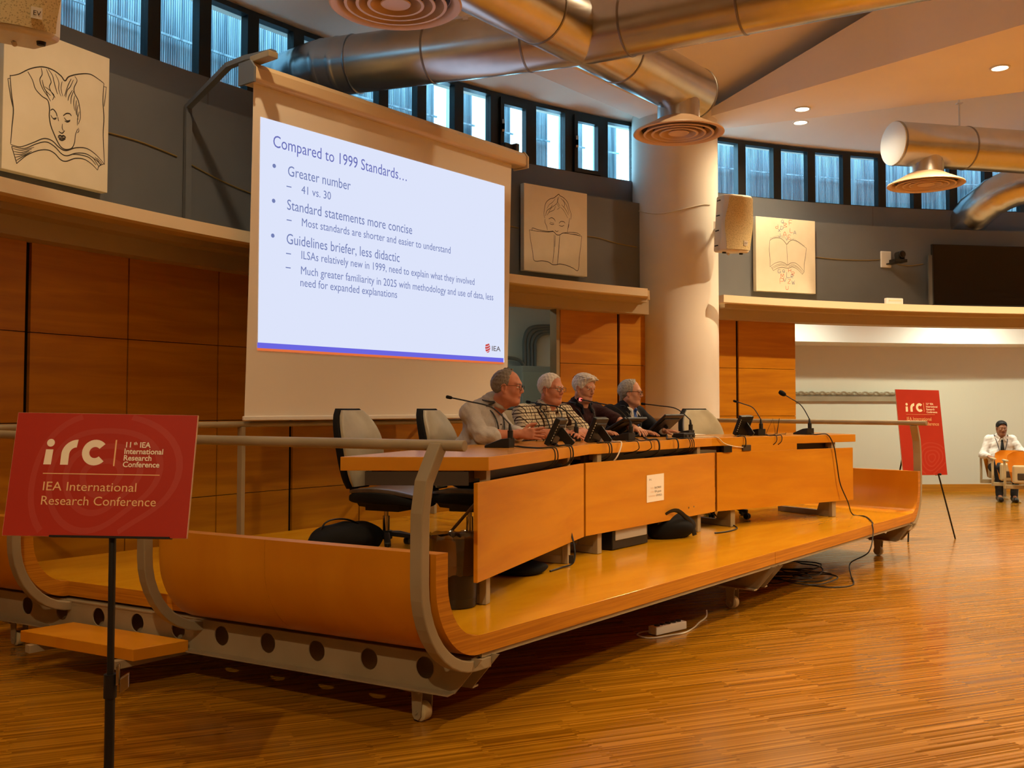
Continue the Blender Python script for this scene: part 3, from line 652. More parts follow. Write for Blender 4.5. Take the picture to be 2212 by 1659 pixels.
def letter(c, ch, x, y, s):
    G = {'A': [[(0, 1), (.5, 0), (1, 1)], [(.2, .65), (.8, .65)]], 'F': [[(0, 1), (0, 0), (.9, 0)], [(0, .5), (.7, .5)]], 'L': [[(0, 0), (0, 1), (.9, 1)]], 'M': [[(0, 1), (.1, 0), (.5, .7), (.9, 0), (1, 1)]], 'Z': [[(0, 0), (1, 0), (0, 1), (1, 1)]],
         'H': [[(0, 0), (0, 1)], [(1, 0), (1, 1)], [(0, .5), (1, .5)]], 'C': [[(1, .1), (.3, 0), (0, .5), (.3, 1), (1, .9)]], 'B': [[(0, 1), (0, 0), (.8, .2), (.1, .5), (.9, .8), (0, 1)]], 'D': [[(0, 0), (0, 1), (.9, .5), (0, 0)]], 'Q': [[(.5, 0), (0, .5), (.5, 1), (1, .5), (.5, 0)], [(.6, .7), (1, 1.1)]],
         'U': [[(0, 0), (.1, .8), (.5, 1), (.9, .8), (1, 0)]], 'V': [[(0, 0), (.5, 1), (1, 0)]], 'P': [[(0, 1), (0, 0), (.8, .1), (.8, .5), (0, .55)]], 'W': [[(0, 0), (.3, 1), (.5, .3), (.8, 1), (1, 0)]], 'E': [[(1, 0), (0, 0), (0, 1), (1, 1)], [(0, .5), (.7, .5)]], 'G': [[(1, .1), (.3, 0), (0, .5), (.3, 1), (1, .9), (1, .55), (.6, .55)]], 'd': [[(1, 0), (1, 1), (.3, 1), (.3, .6), (1, .55)]], 'X': [[(0, 0), (1, 1)], [(1, 0), (0, 1)]], 'J': [[(.6, 0), (.6, .8), (.2, 1), (0, .7)]], 'R': [[(0, 1), (0, 0), (.8, .1), (.7, .5), (0, .5), (.9, 1)]]}
    for st in G[ch]: c3.append((c, .009, [(x+p[0]*s*.75, y+p[1]*s) for p in st]))
for c, ch, x, y, s in (('r', 'd', 1030, 622, 48), ('b', 'Q', 1108, 560, 46), ('b', 'D', 1105, 640, 50), ('r', 'B', 1145, 605, 58), ('r', 'F', 1212, 572, 60), ('b', 'X', 1070, 680, 38), ('b', 'J', 1075, 735, 48), ('r', 'A', 1130, 715, 66), ('r', 'L', 1225, 670, 55), ('b', 'A', 1268, 705, 46), ('r', 'E', 1200, 760, 48), ('b', 'V', 1165, 785, 40),
                       ('b', 'G', 1062, 1195, 46), ('b', 'Q', 1122, 1195, 38), ('r', 'H', 1200, 1190, 42), ('b', 'L', 1178, 1230, 68), ('r', 'R', 1245, 1228, 48), ('b', 'R', 1232, 1265, 44), ('r', 'M', 1098, 1250, 56), ('r', 'P', 1090, 1310, 70), ('b', 'V', 1132, 1300, 50), ('r', 'Z', 1190, 1325, 48), ('b', 'W', 1240, 1335, 52), ('r', 'U', 1162, 1405, 48)): letter(c, ch, x, y, s)
canvas(111.6, 113.65, 109.55, 3.045, 4.072, 'white canvas right of the column with red and blue letters around an open book', ((785, 515), (1553, 582), (1557, 1507), (787, 1468)), c3)

# ================================================================== WALL CABLES, CAMERA, TV
def wcable(pts, label, m='yellow'):
    a = MB(); a.tube(bez([cyl(13.993, an, z) for an, z in pts], 6), .006, 6)
    tag(a.build('wall_cable', M[m]), label, 'cable')
wcable([(150.0, 3.60), (148.5, 3.60), (147.0, 3.56)], 'thin yellow cable on the grey wall right of the leftmost canvas')
wcable([(146.4, 3.52), (145.2, 3.45), (144.0, 3.40), (143.0, 3.38), (140, 3.37)], 'thin yellow cable between the wall arm and the screen edge')
wcable([(130.4, 3.57), (129.6, 3.56), (129.15, 3.555)], 'short yellow cable between the screen and the reading woman canvas')
wcable([(125.1, 3.57), (124.0, 3.57), (122.8, 3.53), (121.5, 3.51)], 'thin yellow cable between the reading woman canvas and the column')
wcable([(109.5, 3.585), (107.8, 3.57), (106, 3.575), (104.6, 3.60)], 'thin yellow cable between the letters canvas and the wall camera')
wcable([(104.0, 3.56), (103.3, 3.53), (102.6, 3.53), (101.9, 3.56)], 'short yellow cable between the wall camera and the television')
t = thing('wall_camera', 'black pan-tilt camera on a white wall plate left of the television', 'camera', tuple(cyl(13.98, 104.3, 3.55)))
nn = V(-math.cos(R_(104.3)), -math.sin(R_(104.3)), 0); rt = V(math.sin(R_(104.3)), -math.cos(R_(104.3)), 0); p = cyl(13.985, 104.45, 3.60)
a = MB(); a.box(p, (.17, .03, .24), rt); a.build('wall_plate', M['white'], t, bevel=.012, seg=3)
a = MB(); q = cyl(13.97, 104.28, 3.53)+nn*.10; a.box(q, (.10, .2, .02), rt); a.box(q+nn*.03+rt*.06+V(0, 0, .03), (.20, .15, .045), rt); a.build('base', M['blackp'], t, bevel=.006)
a = MB(); q2 = q+nn*.04+rt*.08+V(0, 0, .12); a.tube([q2-nn*.06, q2+nn*.07], .052, 18); a.box(q2-rt*.045-V(0, 0, .03), (.02, .09, .12), rt); a.box(q2+rt*.045-V(0, 0, .03), (.02, .09, .12), rt); a.build('head', M['blackp'], t, bevel=.004)
a = MB(); a.tube([q2+nn*.07, q2+nn*.08], .035, 16); a.build('lens', M['blackg'], t)
tl, tr = V(6.087, 14.002, 0), V(7.62, 14.235, 0)
rt = (tr-tl).normalized(); nn = V(rt.y, -rt.x, 0); c = (tl+tr)/2
t = thing('television', 'large black flat television mounted above the ledge at the right edge', 'television', (c.x, c.y, 2.92))
a = MB(); a.box(c-nn*.02+V(0, 0, 3.372), (1.56, .04, .90), rt); a.build('cabinet', M['blackp'], t, bevel=.006)
a = MB(); a.box(c+nn*.001+V(0, 0, 3.378), (1.52, .006, .86), rt); a.build('screen', M['blackg'], t)
a = MB(); a.box(c-nn*.075+V(0, 0, 3.35), (.5, .09, .4), rt); a.build('wall_mount', M['blackp'], t)
a = MB(); a.box(c-nn*.02-rt*.80+V(0, 0, 3.30), (.06, .03, .72), rt); a.build('shadow_plate', M['greydk'], t)  # grey plate put in as the shadow behind the television's left edge
a = MB(); p = cyl(13.4, 105.75, 2.862+.05); rt = V(math.sin(R_(105.75)), -math.cos(R_(105.75)), 0)
t = thing('emergency_light', 'small white emergency light box resting on the cream ledge', 'light', tuple(cyl(13.4, 105.75, 2.862)))
a.box(p, (.27, .06, .10), rt); b_ = a.build('housing', M['white'], t, bevel=.012, seg=3)
a = MB(); a.box(p+V(-math.cos(R_(105.75)), -math.sin(R_(105.75)), 0)*.031+V(0, 0, .015), (.2, .004, .02), rt); a.build('lamp_cover', M['cream'], t)
a = MB(); a.tube(bez([cyl(13.4, 105.2, 2.87), cyl(13.42, 104.4, 2.867), cyl(13.5, 103.2, 2.868), cyl(13.9, 102.2, 2.868)], 6), .008, 6)
tag(a.build('wall_cable', M['whitec']), 'white cable lying on the ledge between the emergency light and the television', 'cable')

# ================================================================== LOUDSPEAKERS
def loudspeaker(c, nrm, tilt, label, hs=.70, wall=None, badge='EV'):
    n_ = V(nrm[0], nrm[1], 0).normalized(); rt = V(-n_.y, n_.x, 0); up0 = V(0, 0, 1)
    n_ = (n_*math.cos(tilt)-up0*math.sin(tilt)).normalized(); up = n_.cross(rt)*-1
    up = rt.cross(n_)*-1
    if up.z < 0: up = -up
    c = Vector(c); w, dpt = .43, .38
    t = thing('loudspeaker', label, 'loudspeaker', tuple(c-up*hs/2))
    pl = [(-w/2, .02), (-w*.36, .10), (0, .125), (w*.36, .10), (w/2, .02), (w*.30, -dpt+.13), (-w*.30, -dpt+.13)]
    a = MB(); a.prism(pl, c, rt, n_, up, -hs/2, hs/2); a.build('cabinet', M['speaker'], t, bevel=.03, seg=4)
    gx = []; a = MB(); rings = []
    for i in range(21):
        v = -1+2*i/20; wv = w*(.40-.05*math.cos(PI*v)*.0+.035*math.cos(2*PI*v*.5))
        ring = []
        for j in range(13):
            u = -1+2*j/12; ring.append(c+rt*(u*wv*1.12)+up*(v*hs*.455)+n_*(.134-.060*abs(u*wv*1.12/(w*.5))**2.0))
        rings.append(ring)
    a.loft(rings, 0, True, False, False)
    g = a.build('grille', M['grille'], t, fixn=False)
    a = MB(); bc = c+rt*(w*.17)-up*(hs*.34)+n_*.137; a.box(bc, (.055, .006, .06), rt, az=up); text_mesh(a, badge, bc-rt*.019-up*.013+n_*.0035, rt, up, .036, 1, .037); a.build('badge', [M['speaker'], M['darksteel']], t)
    for q in range(4):
        a = MB(); pz = c+up*(hs*(.40-.265*q))-rt*(w*.42)-n_*.1; a.box(pz-rt*.012, (.012, .06, .012), rt); a.build('handle_slot', M['blackp'], t)
    for sx, sy in ((-.12, 0), (.12, .02)):
        a = MB(); q = c-up*(hs/2+.008)+rt*sx+n_*(sy-.03); a.lathe([(0, -.012), (.022, -.012), (.026, .012), (0, .012)], q, up, 14); a.build('foot', M['rubber'], t)
    a = MB()
    w0 = c-n_*(dpt-.14)
    if wall is not None:
        a.tube([w0, Vector(wall)], .025, 10); a.box(Vector(wall), (.05, .16, .22), (Vector(wall)-w0).normalized())
    a.tube([w0, w0-up*.3, c-up*(hs/2+.02)-n_*.1], .014, 8)
    a.build('mounting_bracket', M['white'], t)
    return t
m = mat('loudspeaker grille', '#d8c48a', .6); M['grille'] = m; b = m.node_tree.nodes['Principled BSDF']
tc = N(m, 'ShaderNodeTexCoord'); vo = N(m, 'ShaderNodeTexVoronoi'); vo.inputs['Scale'].default_value = 90; rp = N(m, 'ShaderNodeValToRGB')
L(m, tc.outputs['Object'], vo.inputs['Vector']); L(m, vo.outputs['Distance'], rp.inputs[0]); e = rp.color_ramp.elements; e[0].color = hx('#a89a70'); e[1].color = hx('#d8ca9a'); e[0].position = .2; e[1].position = .45; L(m, rp.outputs[0], b.inputs['Base Color'])
loudspeaker((2.76, 11.95, 3.72), (.40, -.92), R_(6), 'white loudspeaker mounted on the right side of the round column', .70, (2.60, 12.40, 3.72))
loudspeaker((-2.66, 5.16, 3.80), (.56, -.83), R_(6), 'white loudspeaker cut off at the top left corner of the view', .70, (-4.10, 5.35, 3.80))
a = MB(); cc = V(2.14, 12.715, 0)
def oncol(an, z, r=.566): return cc+V(math.cos(R_(an))*r, math.sin(R_(an))*r, z)
a.tube(bez([oncol(205, 3.99), oncol(225, 3.93), oncol(245, 3.90), oncol(265, 3.93), oncol(285, 3.98), oncol(300, 4.02), oncol(312, 4.03)], 8), .008, 6)
tag(a.build('speaker_cable', M['whitec']), 'white cable sagging across the round column to the loudspeaker', 'cable')
# ================================================================== STAGE PLATFORM
PO = V(-.415, 4.565, 0); pd = V(.622, .783, 0).normalized(); pn = V(pd.y, -pd.x, 0)     # along the front, toward the viewer
def PW(s, w, z=0): return PO+pd*s-pn*w+V(0, 0, z)
SCN = 3.236; SK = .17; WF, WB = -.33, 3.27
st = thing('stage_platform', 'low wooden stage on castors with upswept plywood ends and beige steel handrails', 'stage', tuple(PW(SCN, 1.4, 0)), math.atan2(pd.y, pd.x))
def skew(w): return -SK*(w-WF)
NQ = 14
def prof_out(): return [(.02-.285, .825)]+[(.02-.285*math.cos(PI/2*i/NQ), .70-.35*math.sin(PI/2*i/NQ)) for i in range(NQ+1)]
def prof_in(): return [(.02-.21*math.cos(PI/2*i/NQ), .70-.265*math.sin(PI/2*i/NQ)) for i in range(NQ, -1, -1)]+[(.02-.21, .825)]
def end_shell(mb, w0, w1, side):
    P = [(s, z, 'o') for s, z in prof_out()]+[(.02, .35, 'o')][:0]+[(s, z, 'i') for s, z in prof_in()]
    def pt(s, w, z):
        ss = s+skew(w)
        return PW(ss if side < 0 else 2*SCN-ss, w, z)
    a = [pt(s, w0, z) for s, z, _ in P]; b = [pt(s, w1, z) for s, z, _ in P]; n = len(P)
    o = len(mb.v); mb.v += [tuple(q) for q in a+b]
    for i in range(n):
        j = (i+1) % n
        k = 0 if (P[i][2] == 'o' and P[j][2] == 'o') else (1 if (P[i][2] == 'i' and P[j][2] == 'i') else 2)
        mb.f.append([o+i, o+j, o+n+j, o+n+i]); mb.m.append(k); mb.s.append(k != 2)
    for base in (o, o+n):          # end caps as strips of quads between outer and inner curves
        h = n//2
        for i in range(h-1):
            mb.f.append([base+i, base+i+1, base+n-2-i, base+n-1-i]); mb.m.append(2); mb.s.append(False)
def slab(mb, w0, w1, side, s_in=SCN-.002, z0=.35, z1=.435):
    def q(s, w, z):
        return PW(s if side < 0 else 2*SCN-s, w, z)
    c = [(.02+skew(w0), w0), (s_in, w0), (s_in, w1), (.02+skew(w1), w1)]
    vs = [q(s, w, z) for z in (z0, z1) for s, w in c]
    mb.add(vs, [(0, 3, 2, 1)], 0); o = len(mb.v)-8
    mb.f.append([o+4, o+5, o+6, o+7]); mb.m.append(1); mb.s.append(False)
    for i in range(4):
        j = (i+1) % 4; mb.f.append([o+i, o+j, o+4+j, o+4+i]); mb.m.append(2); mb.s.append(False)
for side in (-1, 1):
    mb = MB(); slab(mb, WF, WB, side); mb.build('deck', [M['ply'], M['deck'], M['plyedge']], st, bevel=.002)
    for w0, w1 in (((WF, .62), (.622, 1.32), (2.42, WB)) if side < 0 else ((WF, 1.4), (1.402, WB))):
        mb = MB(); end_shell(mb, w0, w1, side); mb.build('curved_end', [M['ply'], M['ply'], M['plyedge']], st)
def plate_holes(mb, P, xs, pitch, z0, z1, zc, r, th, x_end0, x_end1):
    # P(x,z,o): point on plate; pieces with round holes
    nseg = 24
    def cell(xa, xb, xc):
        sq = []
        for i in range(nseg):
            a = 2*PI*(i+.5)/nseg; cx, cz = math.cos(a), math.sin(a); hx_ = (xb-xa)/2; hz = (z1-z0)/2
            k = min(hx_/abs(cx) if abs(cx) > 1e-6 else 9, hz/abs(cz) if abs(cz) > 1e-6 else 9)
            sq.append(((xa+xb)/2+cx*k, (z0+z1)/2+cz*k))
        ci = [(xc+r*math.cos(2*PI*(i+.5)/nseg), zc+r*math.sin(2*PI*(i+.5)/nseg)) for i in range(nseg)]
        for o in (0, th):
            mb.add([P(x, z, o) for x, z in sq+ci], [(i, (i+1) % nseg, nseg+(i+1) % nseg, nseg+i) for i in range(nseg)])
            cor = [(xa, z0), (xb, z0), (xb, z1), (xa, z1)]
            for cxx, czz in cor:
                near = sorted(range(nseg), key=lambda i: (sq[i][0]-cxx)**2+(sq[i][1]-czz)**2)[:2]
                mb.add([P(cxx, czz, o), P(*sq[near[0]], o), P(*sq[near[1]], o)], [(0, 1, 2)])
        mb.add([P(x, z, 0) for x, z in ci]+[P(x, z, th) for x, z in ci], [(i, (i+1) % nseg, nseg+(i+1) % nseg, nseg+i) for i in range(nseg)])
        mb.add([P(xa, z1, 0), P(xb, z1, 0), P(xb, z1, th), P(xa, z1, th), P(xa, z0, 0), P(xb, z0, 0), P(xb, z0, th), P(xa, z0, th)], [(0, 1, 2, 3), (4, 5, 6, 7)])
    for x in xs: cell(x-pitch/2, x+pitch/2, x)
    def solid(poly):
        n = len(poly); mb.add([P(x, z, o) for o in (0, th) for x, z in poly], [list(range(n)), list(range(2*n-1, n-1, -1))]+[[i, (i+1) % n, n+(i+1) % n, n+i] for i in range(n)])
    solid([(x_end0-.0, z1), (x_end0+.14, z0), (xs[0]-pitch/2, z0), (xs[0]-pitch/2, z1)])
    solid([(xs[-1]+pitch/2, z0), (x_end1, z0), (x_end1, z1), (xs[-1]+pitch/2, z1)])
for bi, (s0, sk) in enumerate(((0, -SK), (SCN, 0), (2*SCN, SK))):
    mb = MB()
    for off in ((-.06, .06) if bi == 1 else (-.06, .06)):
        def P(x, z, o, off=off): return PW(s0+off+sk*x+o, x, z)
        plate_holes(mb, P, [-.062+.3125*i for i in range(10)], .3125, .165, .335, .262, .05, .006, -.36, 3.1)
    for off in (-.085, .085):
        a, b = PW(s0+off-sk*.22, -.22, .168), PW(s0+off+sk*3.1, 3.1, .168)
        mb.bar([a, b], .05, .008)
    a, b = PW(s0-sk*.3, -.3, .33), PW(s0+sk*3.1, 3.1, .33); mb.bar([a, b], .13, .008)
    mb.build('steel_beam', M['steel'], st)
    for w in (0, 2.914):
        c = PW(s0+sk*w, w, 0); hs = .045
        fk = MB(); fk.box(c+V(0, 0, .158), (.18, .13, .012), pd)
        for o in (-.036, .036):
            fk.prism([(-.035, .155), (.035, .155), (.026, .03), (.012, .012), (-.012, .012), (-.026, .03)], c+pd*(o-.003), -pn, V(0, 0, 1), pd, 0, .006)
        fk.tube([c-pd*.044+V(0, 0, hs), c+pd*.044+V(0, 0, hs)], .009, 10)
        cs = fk.build('castor', M['steel'], st)
        wh = MB(); wh.lathe([(0, -.028), (.034, -.028), (.043, -.022), (.0445, -.015), (.0445, .015), (.043, .022), (.034, .028), (0, .028)], c+V(0, 0, .0445), pd, 28)
        wh.build('wheel', M['wheel'] if 'wheel' in M else M['cream'], cs)
for c_, z_ in ((PW(SCN, -.295, .338), (2*SCN-.1, .05, .02)), (PW(SCN, 3.2, .30), (2*SCN+1.1, .05, .08)), (PW(SCN, 1.45, .30), (2*SCN+.6, .05, .06))):
    mb = MB(); mb.box(c_, z_, pd); mb.build('cross_rail', M['steel'], st)
# rims of flat steel rising into handrail posts
def rim(w, side, top=True, wid=.07, dep=.05):
    pts = ([(-.205, 1.285), (-.225, 1.25), (-.292, 1.13), (-.315, 1.0)] if top else [(-.315, .84)])+[(-.317, .84), (-.317, .70)]
    pts += [(.02-.337*math.cos(PI/2*i/10), .70-.40*math.sin(PI/2*i/10)) for i in range(1, 11)]+[(.12, .30)]
    P = []
    for s, z in pts:
        ss = s+skew(w); P.append(PW(ss if side < 0 else 2*SCN-ss, w, z))
    mb = MB(); mb.bar(P, dep, wid, -pn)
    return mb.build('rail_post', M['steel'], st, bevel=.006)
for w in (-.29, 1.355, 2.39): rim(w, -1)
for w in (-.29, 2.9): rim(w, 1)
def rail(a, b, name='handrail'):
    mb = MB(); mb.tube([a, b], .024, 20); return mb.build(name, M['steel'], st, bevel=.002)
rs = lambda w: -.20+skew(w)
rail(PW(rs(-.42), -.42, 1.285), PW(rs(1.45), 1.45, 1.285)); rail(PW(rs(2.3), 2.3, 1.285), PW(rs(3.3), 3.3, 1.295))
rail(PW(2*SCN-rs(-.42), -.42, 1.30), PW(2*SCN-rs(3.0), 3.0, 1.30))
rail(PW(rs(3.2)+.1, 3.24, 1.315), PW(2*SCN-rs(3.2)-.25, 3.24, 1.315))
for s in (1.34, SCN+.3, 5.6):
    mb = MB(); mb.box(PW(s, 3.24, .865), (.035, .06, .86), pd); mb.build('rail_post', M['steel'], st, bevel=.004)
# step board in the entry gap
mb = MB(); q = [(-.33, 1.38), (-.62, 1.42), (-.78, 2.29), (-.49, 2.27)]
mb.add([PW(s, w, z) for z in (.165, .225) for s, w in q], [(0, 3, 2, 1), (4, 5, 6, 7)]+[(i, (i+1) % 4, 4+(i+1) % 4, 4+i) for i in range(4)])
sp = mb.build('step_board', M['ply'], st, bevel=.003)
for f in (.12, .88):
    mb = MB(); mb.box(PW(-.45-.17*f*.9, 1.4+.88*f, .145), (.42, .05, .04), pd); mb.build('step_bracket', M['steel'], sp)

# ================================================================== CONFERENCE TABLE
ct = thing('conference_table', 'long three-sided wooden panel table with steel feet standing on the stage', 'table', tuple(PW(3.13, .9, .435)), math.atan2(pd.y, pd.x))
ZT0, ZT1 = 1.128, 1.198
F = [(.49, .01), (2.22, .565), (4.09, .585), (5.945, .03)]; Bk = [(.02, .60), (2.03, 1.265), (4.28, 1.285), (6.42, .63)]
# table top (front edge slightly bowed by the three facets)
mb = MB(); poly = F+Bk[::-1]
for i in range(3):
    q = [F[i], F[i+1], Bk[i+1], Bk[i]]
    mb.add([PW(s, w, ZT0) for s, w in q], [(3, 2, 1, 0)]); mb.add([PW(s, w, ZT1) for s, w in q], [(0, 1, 2, 3)], 1)
n = len(poly); mb.add([PW(s, w, z) for z in (ZT0, ZT1) for s, w in poly], [(i, (i+1) % n, n+(i+1) % n, n+i) for i in range(n)])
mb.build('tabletop', [M['front'], M['top']], ct, bevel=.003)
PA = [(.35, -.03), (2.135, .54), (4.125, .57), (5.91, .035)]
def facet(i):
    a, b = PW(*PA[i]), PW(*PA[i+1]); dx = (b-a).normalized(); return a, b, dx, V(-dx.y, dx.x, 0)*-1
def inward(dx): # away from the viewer
    q = V(-dx.y, dx.x, 0); return q if q.dot(-pn) > 0 else -q
for i in range(3):
    a, b, dx, _ = facet(i); iw = inward(dx); L_ = (b-a).length
    mb = MB(); z1 = 1.074
    mb.box((a+b)/2+iw*.012+V(0, 0, (.583+z1)/2), (L_-.03, .022, z1-.583), dx); mb.build('front_panel', M['front'], ct, bevel=.002)
    if i == 2:
        mb = MB(); mb.box(a+dx*.62+iw*.014+V(0, 0, 1.102), (.85, .02, .056), dx); mb.build('front_panel', M['front'], ct, bevel=.002)
    for f in (.24, L_-.24-(.0 if i != 2 else .02)):
        p = a+dx*f+iw*.035
        mb = MB(); mb.box(p+iw*.02+V(0, 0, (.437+1.128)/2), (.055, .04, 1.128-.437), dx)
        mb.box(p+iw*.33+V(0, 0, .463), (.05, .62, .05), dx); mb.box(p+iw*.33+V(0, 0, 1.105), (.05, .62, .045), dx)
        mb.add([p+iw*.03+V(0, 0, .48)-dx*.02, p+iw*.18+V(0, 0, .48)-dx*.02, p+iw*.03+V(0, 0, .9)-dx*.02], [(0, 1, 2)])
        mb.build('leg', M['steel'], ct, bevel=.003)
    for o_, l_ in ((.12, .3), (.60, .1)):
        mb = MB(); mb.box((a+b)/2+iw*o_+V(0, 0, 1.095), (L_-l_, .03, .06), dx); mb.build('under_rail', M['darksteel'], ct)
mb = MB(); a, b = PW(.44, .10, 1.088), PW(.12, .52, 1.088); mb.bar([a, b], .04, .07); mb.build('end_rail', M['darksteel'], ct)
a, b, dx, _ = facet(1); iw = inward(dx)
for f in (1.23, 1.33, 1.50, 1.59):
    mb = MB(); mb.lathe([(0, 0), (.008, 0), (.006, -.004), (0, -.005)], a+dx*f+V(0, 0, .655), iw, 10); mb.build('screw', M['chrome'], ct)
# paper notice taped to the middle panel
nt_ = thing('paper_notice', 'white printed paper notice taped to the middle front panel of the table', 'notice', tuple(V(1.078, 7.333, .74)))
a, b, dx, _ = facet(1); iw = inward(dx)
pa = [V(.999, 7.231, .947), V(1.159, 7.438, .95), V(1.157, 7.436, .747), V(.998, 7.230, .745)]
def onface(p, lift): q = p-a; return a+dx*q.dot(dx)+iw*(-lift)+V(0, 0, p.z)
pp = [onface(p, .0025) for p in pa]; pq = [onface(p, .001) for p in pa]
mb = MB(); mb.add(pp+pq, [(0, 1, 2, 3), (7, 6, 5, 4), (0, 4, 5, 1), (1, 5, 6, 2), (2, 6, 7, 3), (3, 7, 4, 0)]); mb.build('sheet', M['paper'], nt_)
def ptxt(s, u, v, size, m, w=None):
    mb = MB(); o = pp[3]+(pp[2]-pp[3])*u+(pp[0]-pp[3])*v
    text_mesh(mb, s, o, dx, V(0, 0, 1), size, 0, w, lift=.0008); return mb
for s, u, v, sz, w, mm in (('irc', .12, .80, .022, .035, 'paperink'), ('WiFi: ', .20, .48, .017, .055, 'foam'), ('BoCNH-R', .44, .48, .021, .10, 'paperink'), ('USER:', .20, .34, .017, .055, 'foam'), ('IEA guest', .44, .34, .021, .10, 'paperink'), ('PASSWORD:', .08, .19, .017, .105, 'foam'), ('GPtMzZs', .52, .19, .021, .09, 'paperink')):
    ptxt(s, u, v, sz, None, w).build('print', M[mm], nt_, fixn=False)
# ================================================================== SOFT SURFACES: smooth union of tapered limbs, meshed by surface nets
class SDF:
    def __init__(s, vox): s.vox = vox; s.p = []
    def cone(s, a, b, ra, rb, k=.015, m=0, sub=False): s.p.append(('c', np.array(a, float), np.array(b, float), ra, rb, k, m, sub)); return s
    def chain(s, pts, rs, k=.015, m=0):
        for i in range(len(pts)-1): s.cone(pts[i], pts[i+1], rs[i], rs[i+1], k, m)
        return s
    def ell(s, c, r, Rm=None, k=.015, m=0, sub=False): s.p.append(('e', np.array(c, float), np.array(r, float), np.eye(3) if Rm is None else np.array(Rm, float), None, k, m, sub)); return s
    def mesh(s, disp=None, smooth_it=1):
        lo = np.full(3, 1e9); hi = -lo
        for q in s.p:
            if q[7]: continue
            if q[0] == 'c': r = max(q[3], q[4]); l = np.minimum(q[1], q[2])-r; h = np.maximum(q[1], q[2])+r
            else: r = q[2].max(); l = q[1]-r; h = q[1]+r
            lo = np.minimum(lo, l); hi = np.maximum(hi, h)
        v = s.vox; lo -= 4*v; hi += 4*v; n = np.ceil((hi-lo)/v).astype(int)+1
        F = np.full(n, .2, np.float32); B = np.full(n, .2, np.float32); T = np.zeros(n, np.int8)
        ax = [lo[i]+v*np.arange(n[i]) for i in range(3)]
        for kind, a, b, c, d, k, m, sub in s.p:
            mg = k*1.5+4*v
            if kind == 'c': r = max(c, d); l = np.minimum(a, b)-r-mg; h = np.maximum(a, b)+r+mg
            else: r = b.max(); l = a-r-mg; h = a+r+mg
            i0 = np.clip(((l-lo)/v).astype(int), 0, n); i1 = np.clip(((h-lo)/v).astype(int)+2, 0, n)
            if (i1 <= i0).any(): continue
            sl = tuple(slice(i0[i], i1[i]) for i in range(3))
            X, Y, Z = np.meshgrid(ax[0][sl[0]], ax[1][sl[1]], ax[2][sl[2]], indexing='ij', sparse=True)
            if kind == 'c':
                ba = b-a; L2 = max(ba @ ba, 1e-12); px, py, pz = X-a[0], Y-a[1], Z-a[2]
                t = np.clip((px*ba[0]+py*ba[1]+pz*ba[2])/L2, 0, 1)
                D = np.sqrt((px-t*ba[0])**2+(py-t*ba[1])**2+(pz-t*ba[2])**2)-(c+(d-c)*t)
            else:
                px, py, pz = X-a[0], Y-a[1], Z-a[2]; q = [px*c[0, i]+py*c[1, i]+pz*c[2, i] for i in range(3)]
                k0 = np.sqrt(sum((q[i]/b[i])**2 for i in range(3))); k1 = np.sqrt(sum((q[i]/b[i]**2)**2 for i in range(3)))+1e-9
                D = k0*(k0-1)/k1
            D = D.astype(np.float32); f = F[sl]
            if sub:
                D = -D; hh = np.clip(.5-.5*(f-D)/k, 0, 1); hh = np.clip(.5+.5*(D-f)/k, 0, 1); F[sl] = f*(1-hh)+D*hh+k*hh*(1-hh)
            else:
                hh = np.clip(.5+.5*(f-D)/k, 0, 1); F[sl] = f*(1-hh)+D*hh-k*hh*(1-hh)
                bb = B[sl]; w = (D < bb) if m == 0 else ((D < bb) & (D < v*.45)); bb[w] = D[w]; T[sl][w] = m
        if disp is not None:
            near = np.abs(F) < .05; idx = np.argwhere(near); P = lo+idx*v; F[near] += disp(P).astype(np.float32)
        S = F < 0
        c8 = [S[i:n[0]-1+i, j:n[1]-1+j, k:n[2]-1+k] for i in (0, 1) for j in (0, 1) for k in (0, 1)]
        cnt = sum(x.astype(np.int8) for x in c8); act = (cnt > 0) & (cnt < 8); cells = np.argwhere(act); ID = np.full(act.shape, -1, np.int64); ID[act] = np.arange(len(cells))
        acc = np.zeros((len(cells), 3)); num = np.zeros(len(cells))
        cor = [(i, j, k) for i in (0, 1) for j in (0, 1) for k in (0, 1)]
        val = {q: F[cells[:, 0]+q[0], cells[:, 1]+q[1], cells[:, 2]+q[2]] for q in cor}
        for q in cor:
            for d in range(3):
                if q[d]: continue
                r = tuple(q[i]+(1 if i == d else 0) for i in range(3)); a, b = val[q], val[r]; cr = (a < 0) != (b < 0)
                t = a/(a-b+1e-12*(a == b)); pt = np.array(q, float)[None, :].repeat(len(cells), 0); pt[:, d] += t
                acc[cr] += pt[cr]; num[cr] += 1
        vert = lo+(cells+acc/num[:, None])*v
        faces = []
        for d in range(3):
            o = [i for i in range(3) if i != d]; sl0 = [slice(None)]*3; sl1 = [slice(None)]*3; sl0[d] = slice(0, -1); sl1[d] = slice(1, None)
            A, Bq = S[tuple(sl0)], S[tuple(sl1)]; e = np.argwhere(A != Bq); e = e[(e[:, o[0]] > 0) & (e[:, o[1]] > 0)]
            inside = A[tuple(e.T)]
            def cell(da, db): q = e.copy(); q[:, o[0]] -= da; q[:, o[1]] -= db; return ID[tuple(q.T)]
            quad = np.stack([cell(0, 0), cell(1, 0), cell(1, 1), cell(0, 1)], 1)
            flip = inside if d != 1 else ~inside
            quad[~flip] = quad[~flip][:, ::-1]; faces.append(quad)
        fc = np.concatenate(faces); fc = fc[(fc >= 0).all(1)]
        ci = np.clip(np.round((vert-lo)/v).astype(int), 0, n-1); tags = T[tuple(ci.T)]
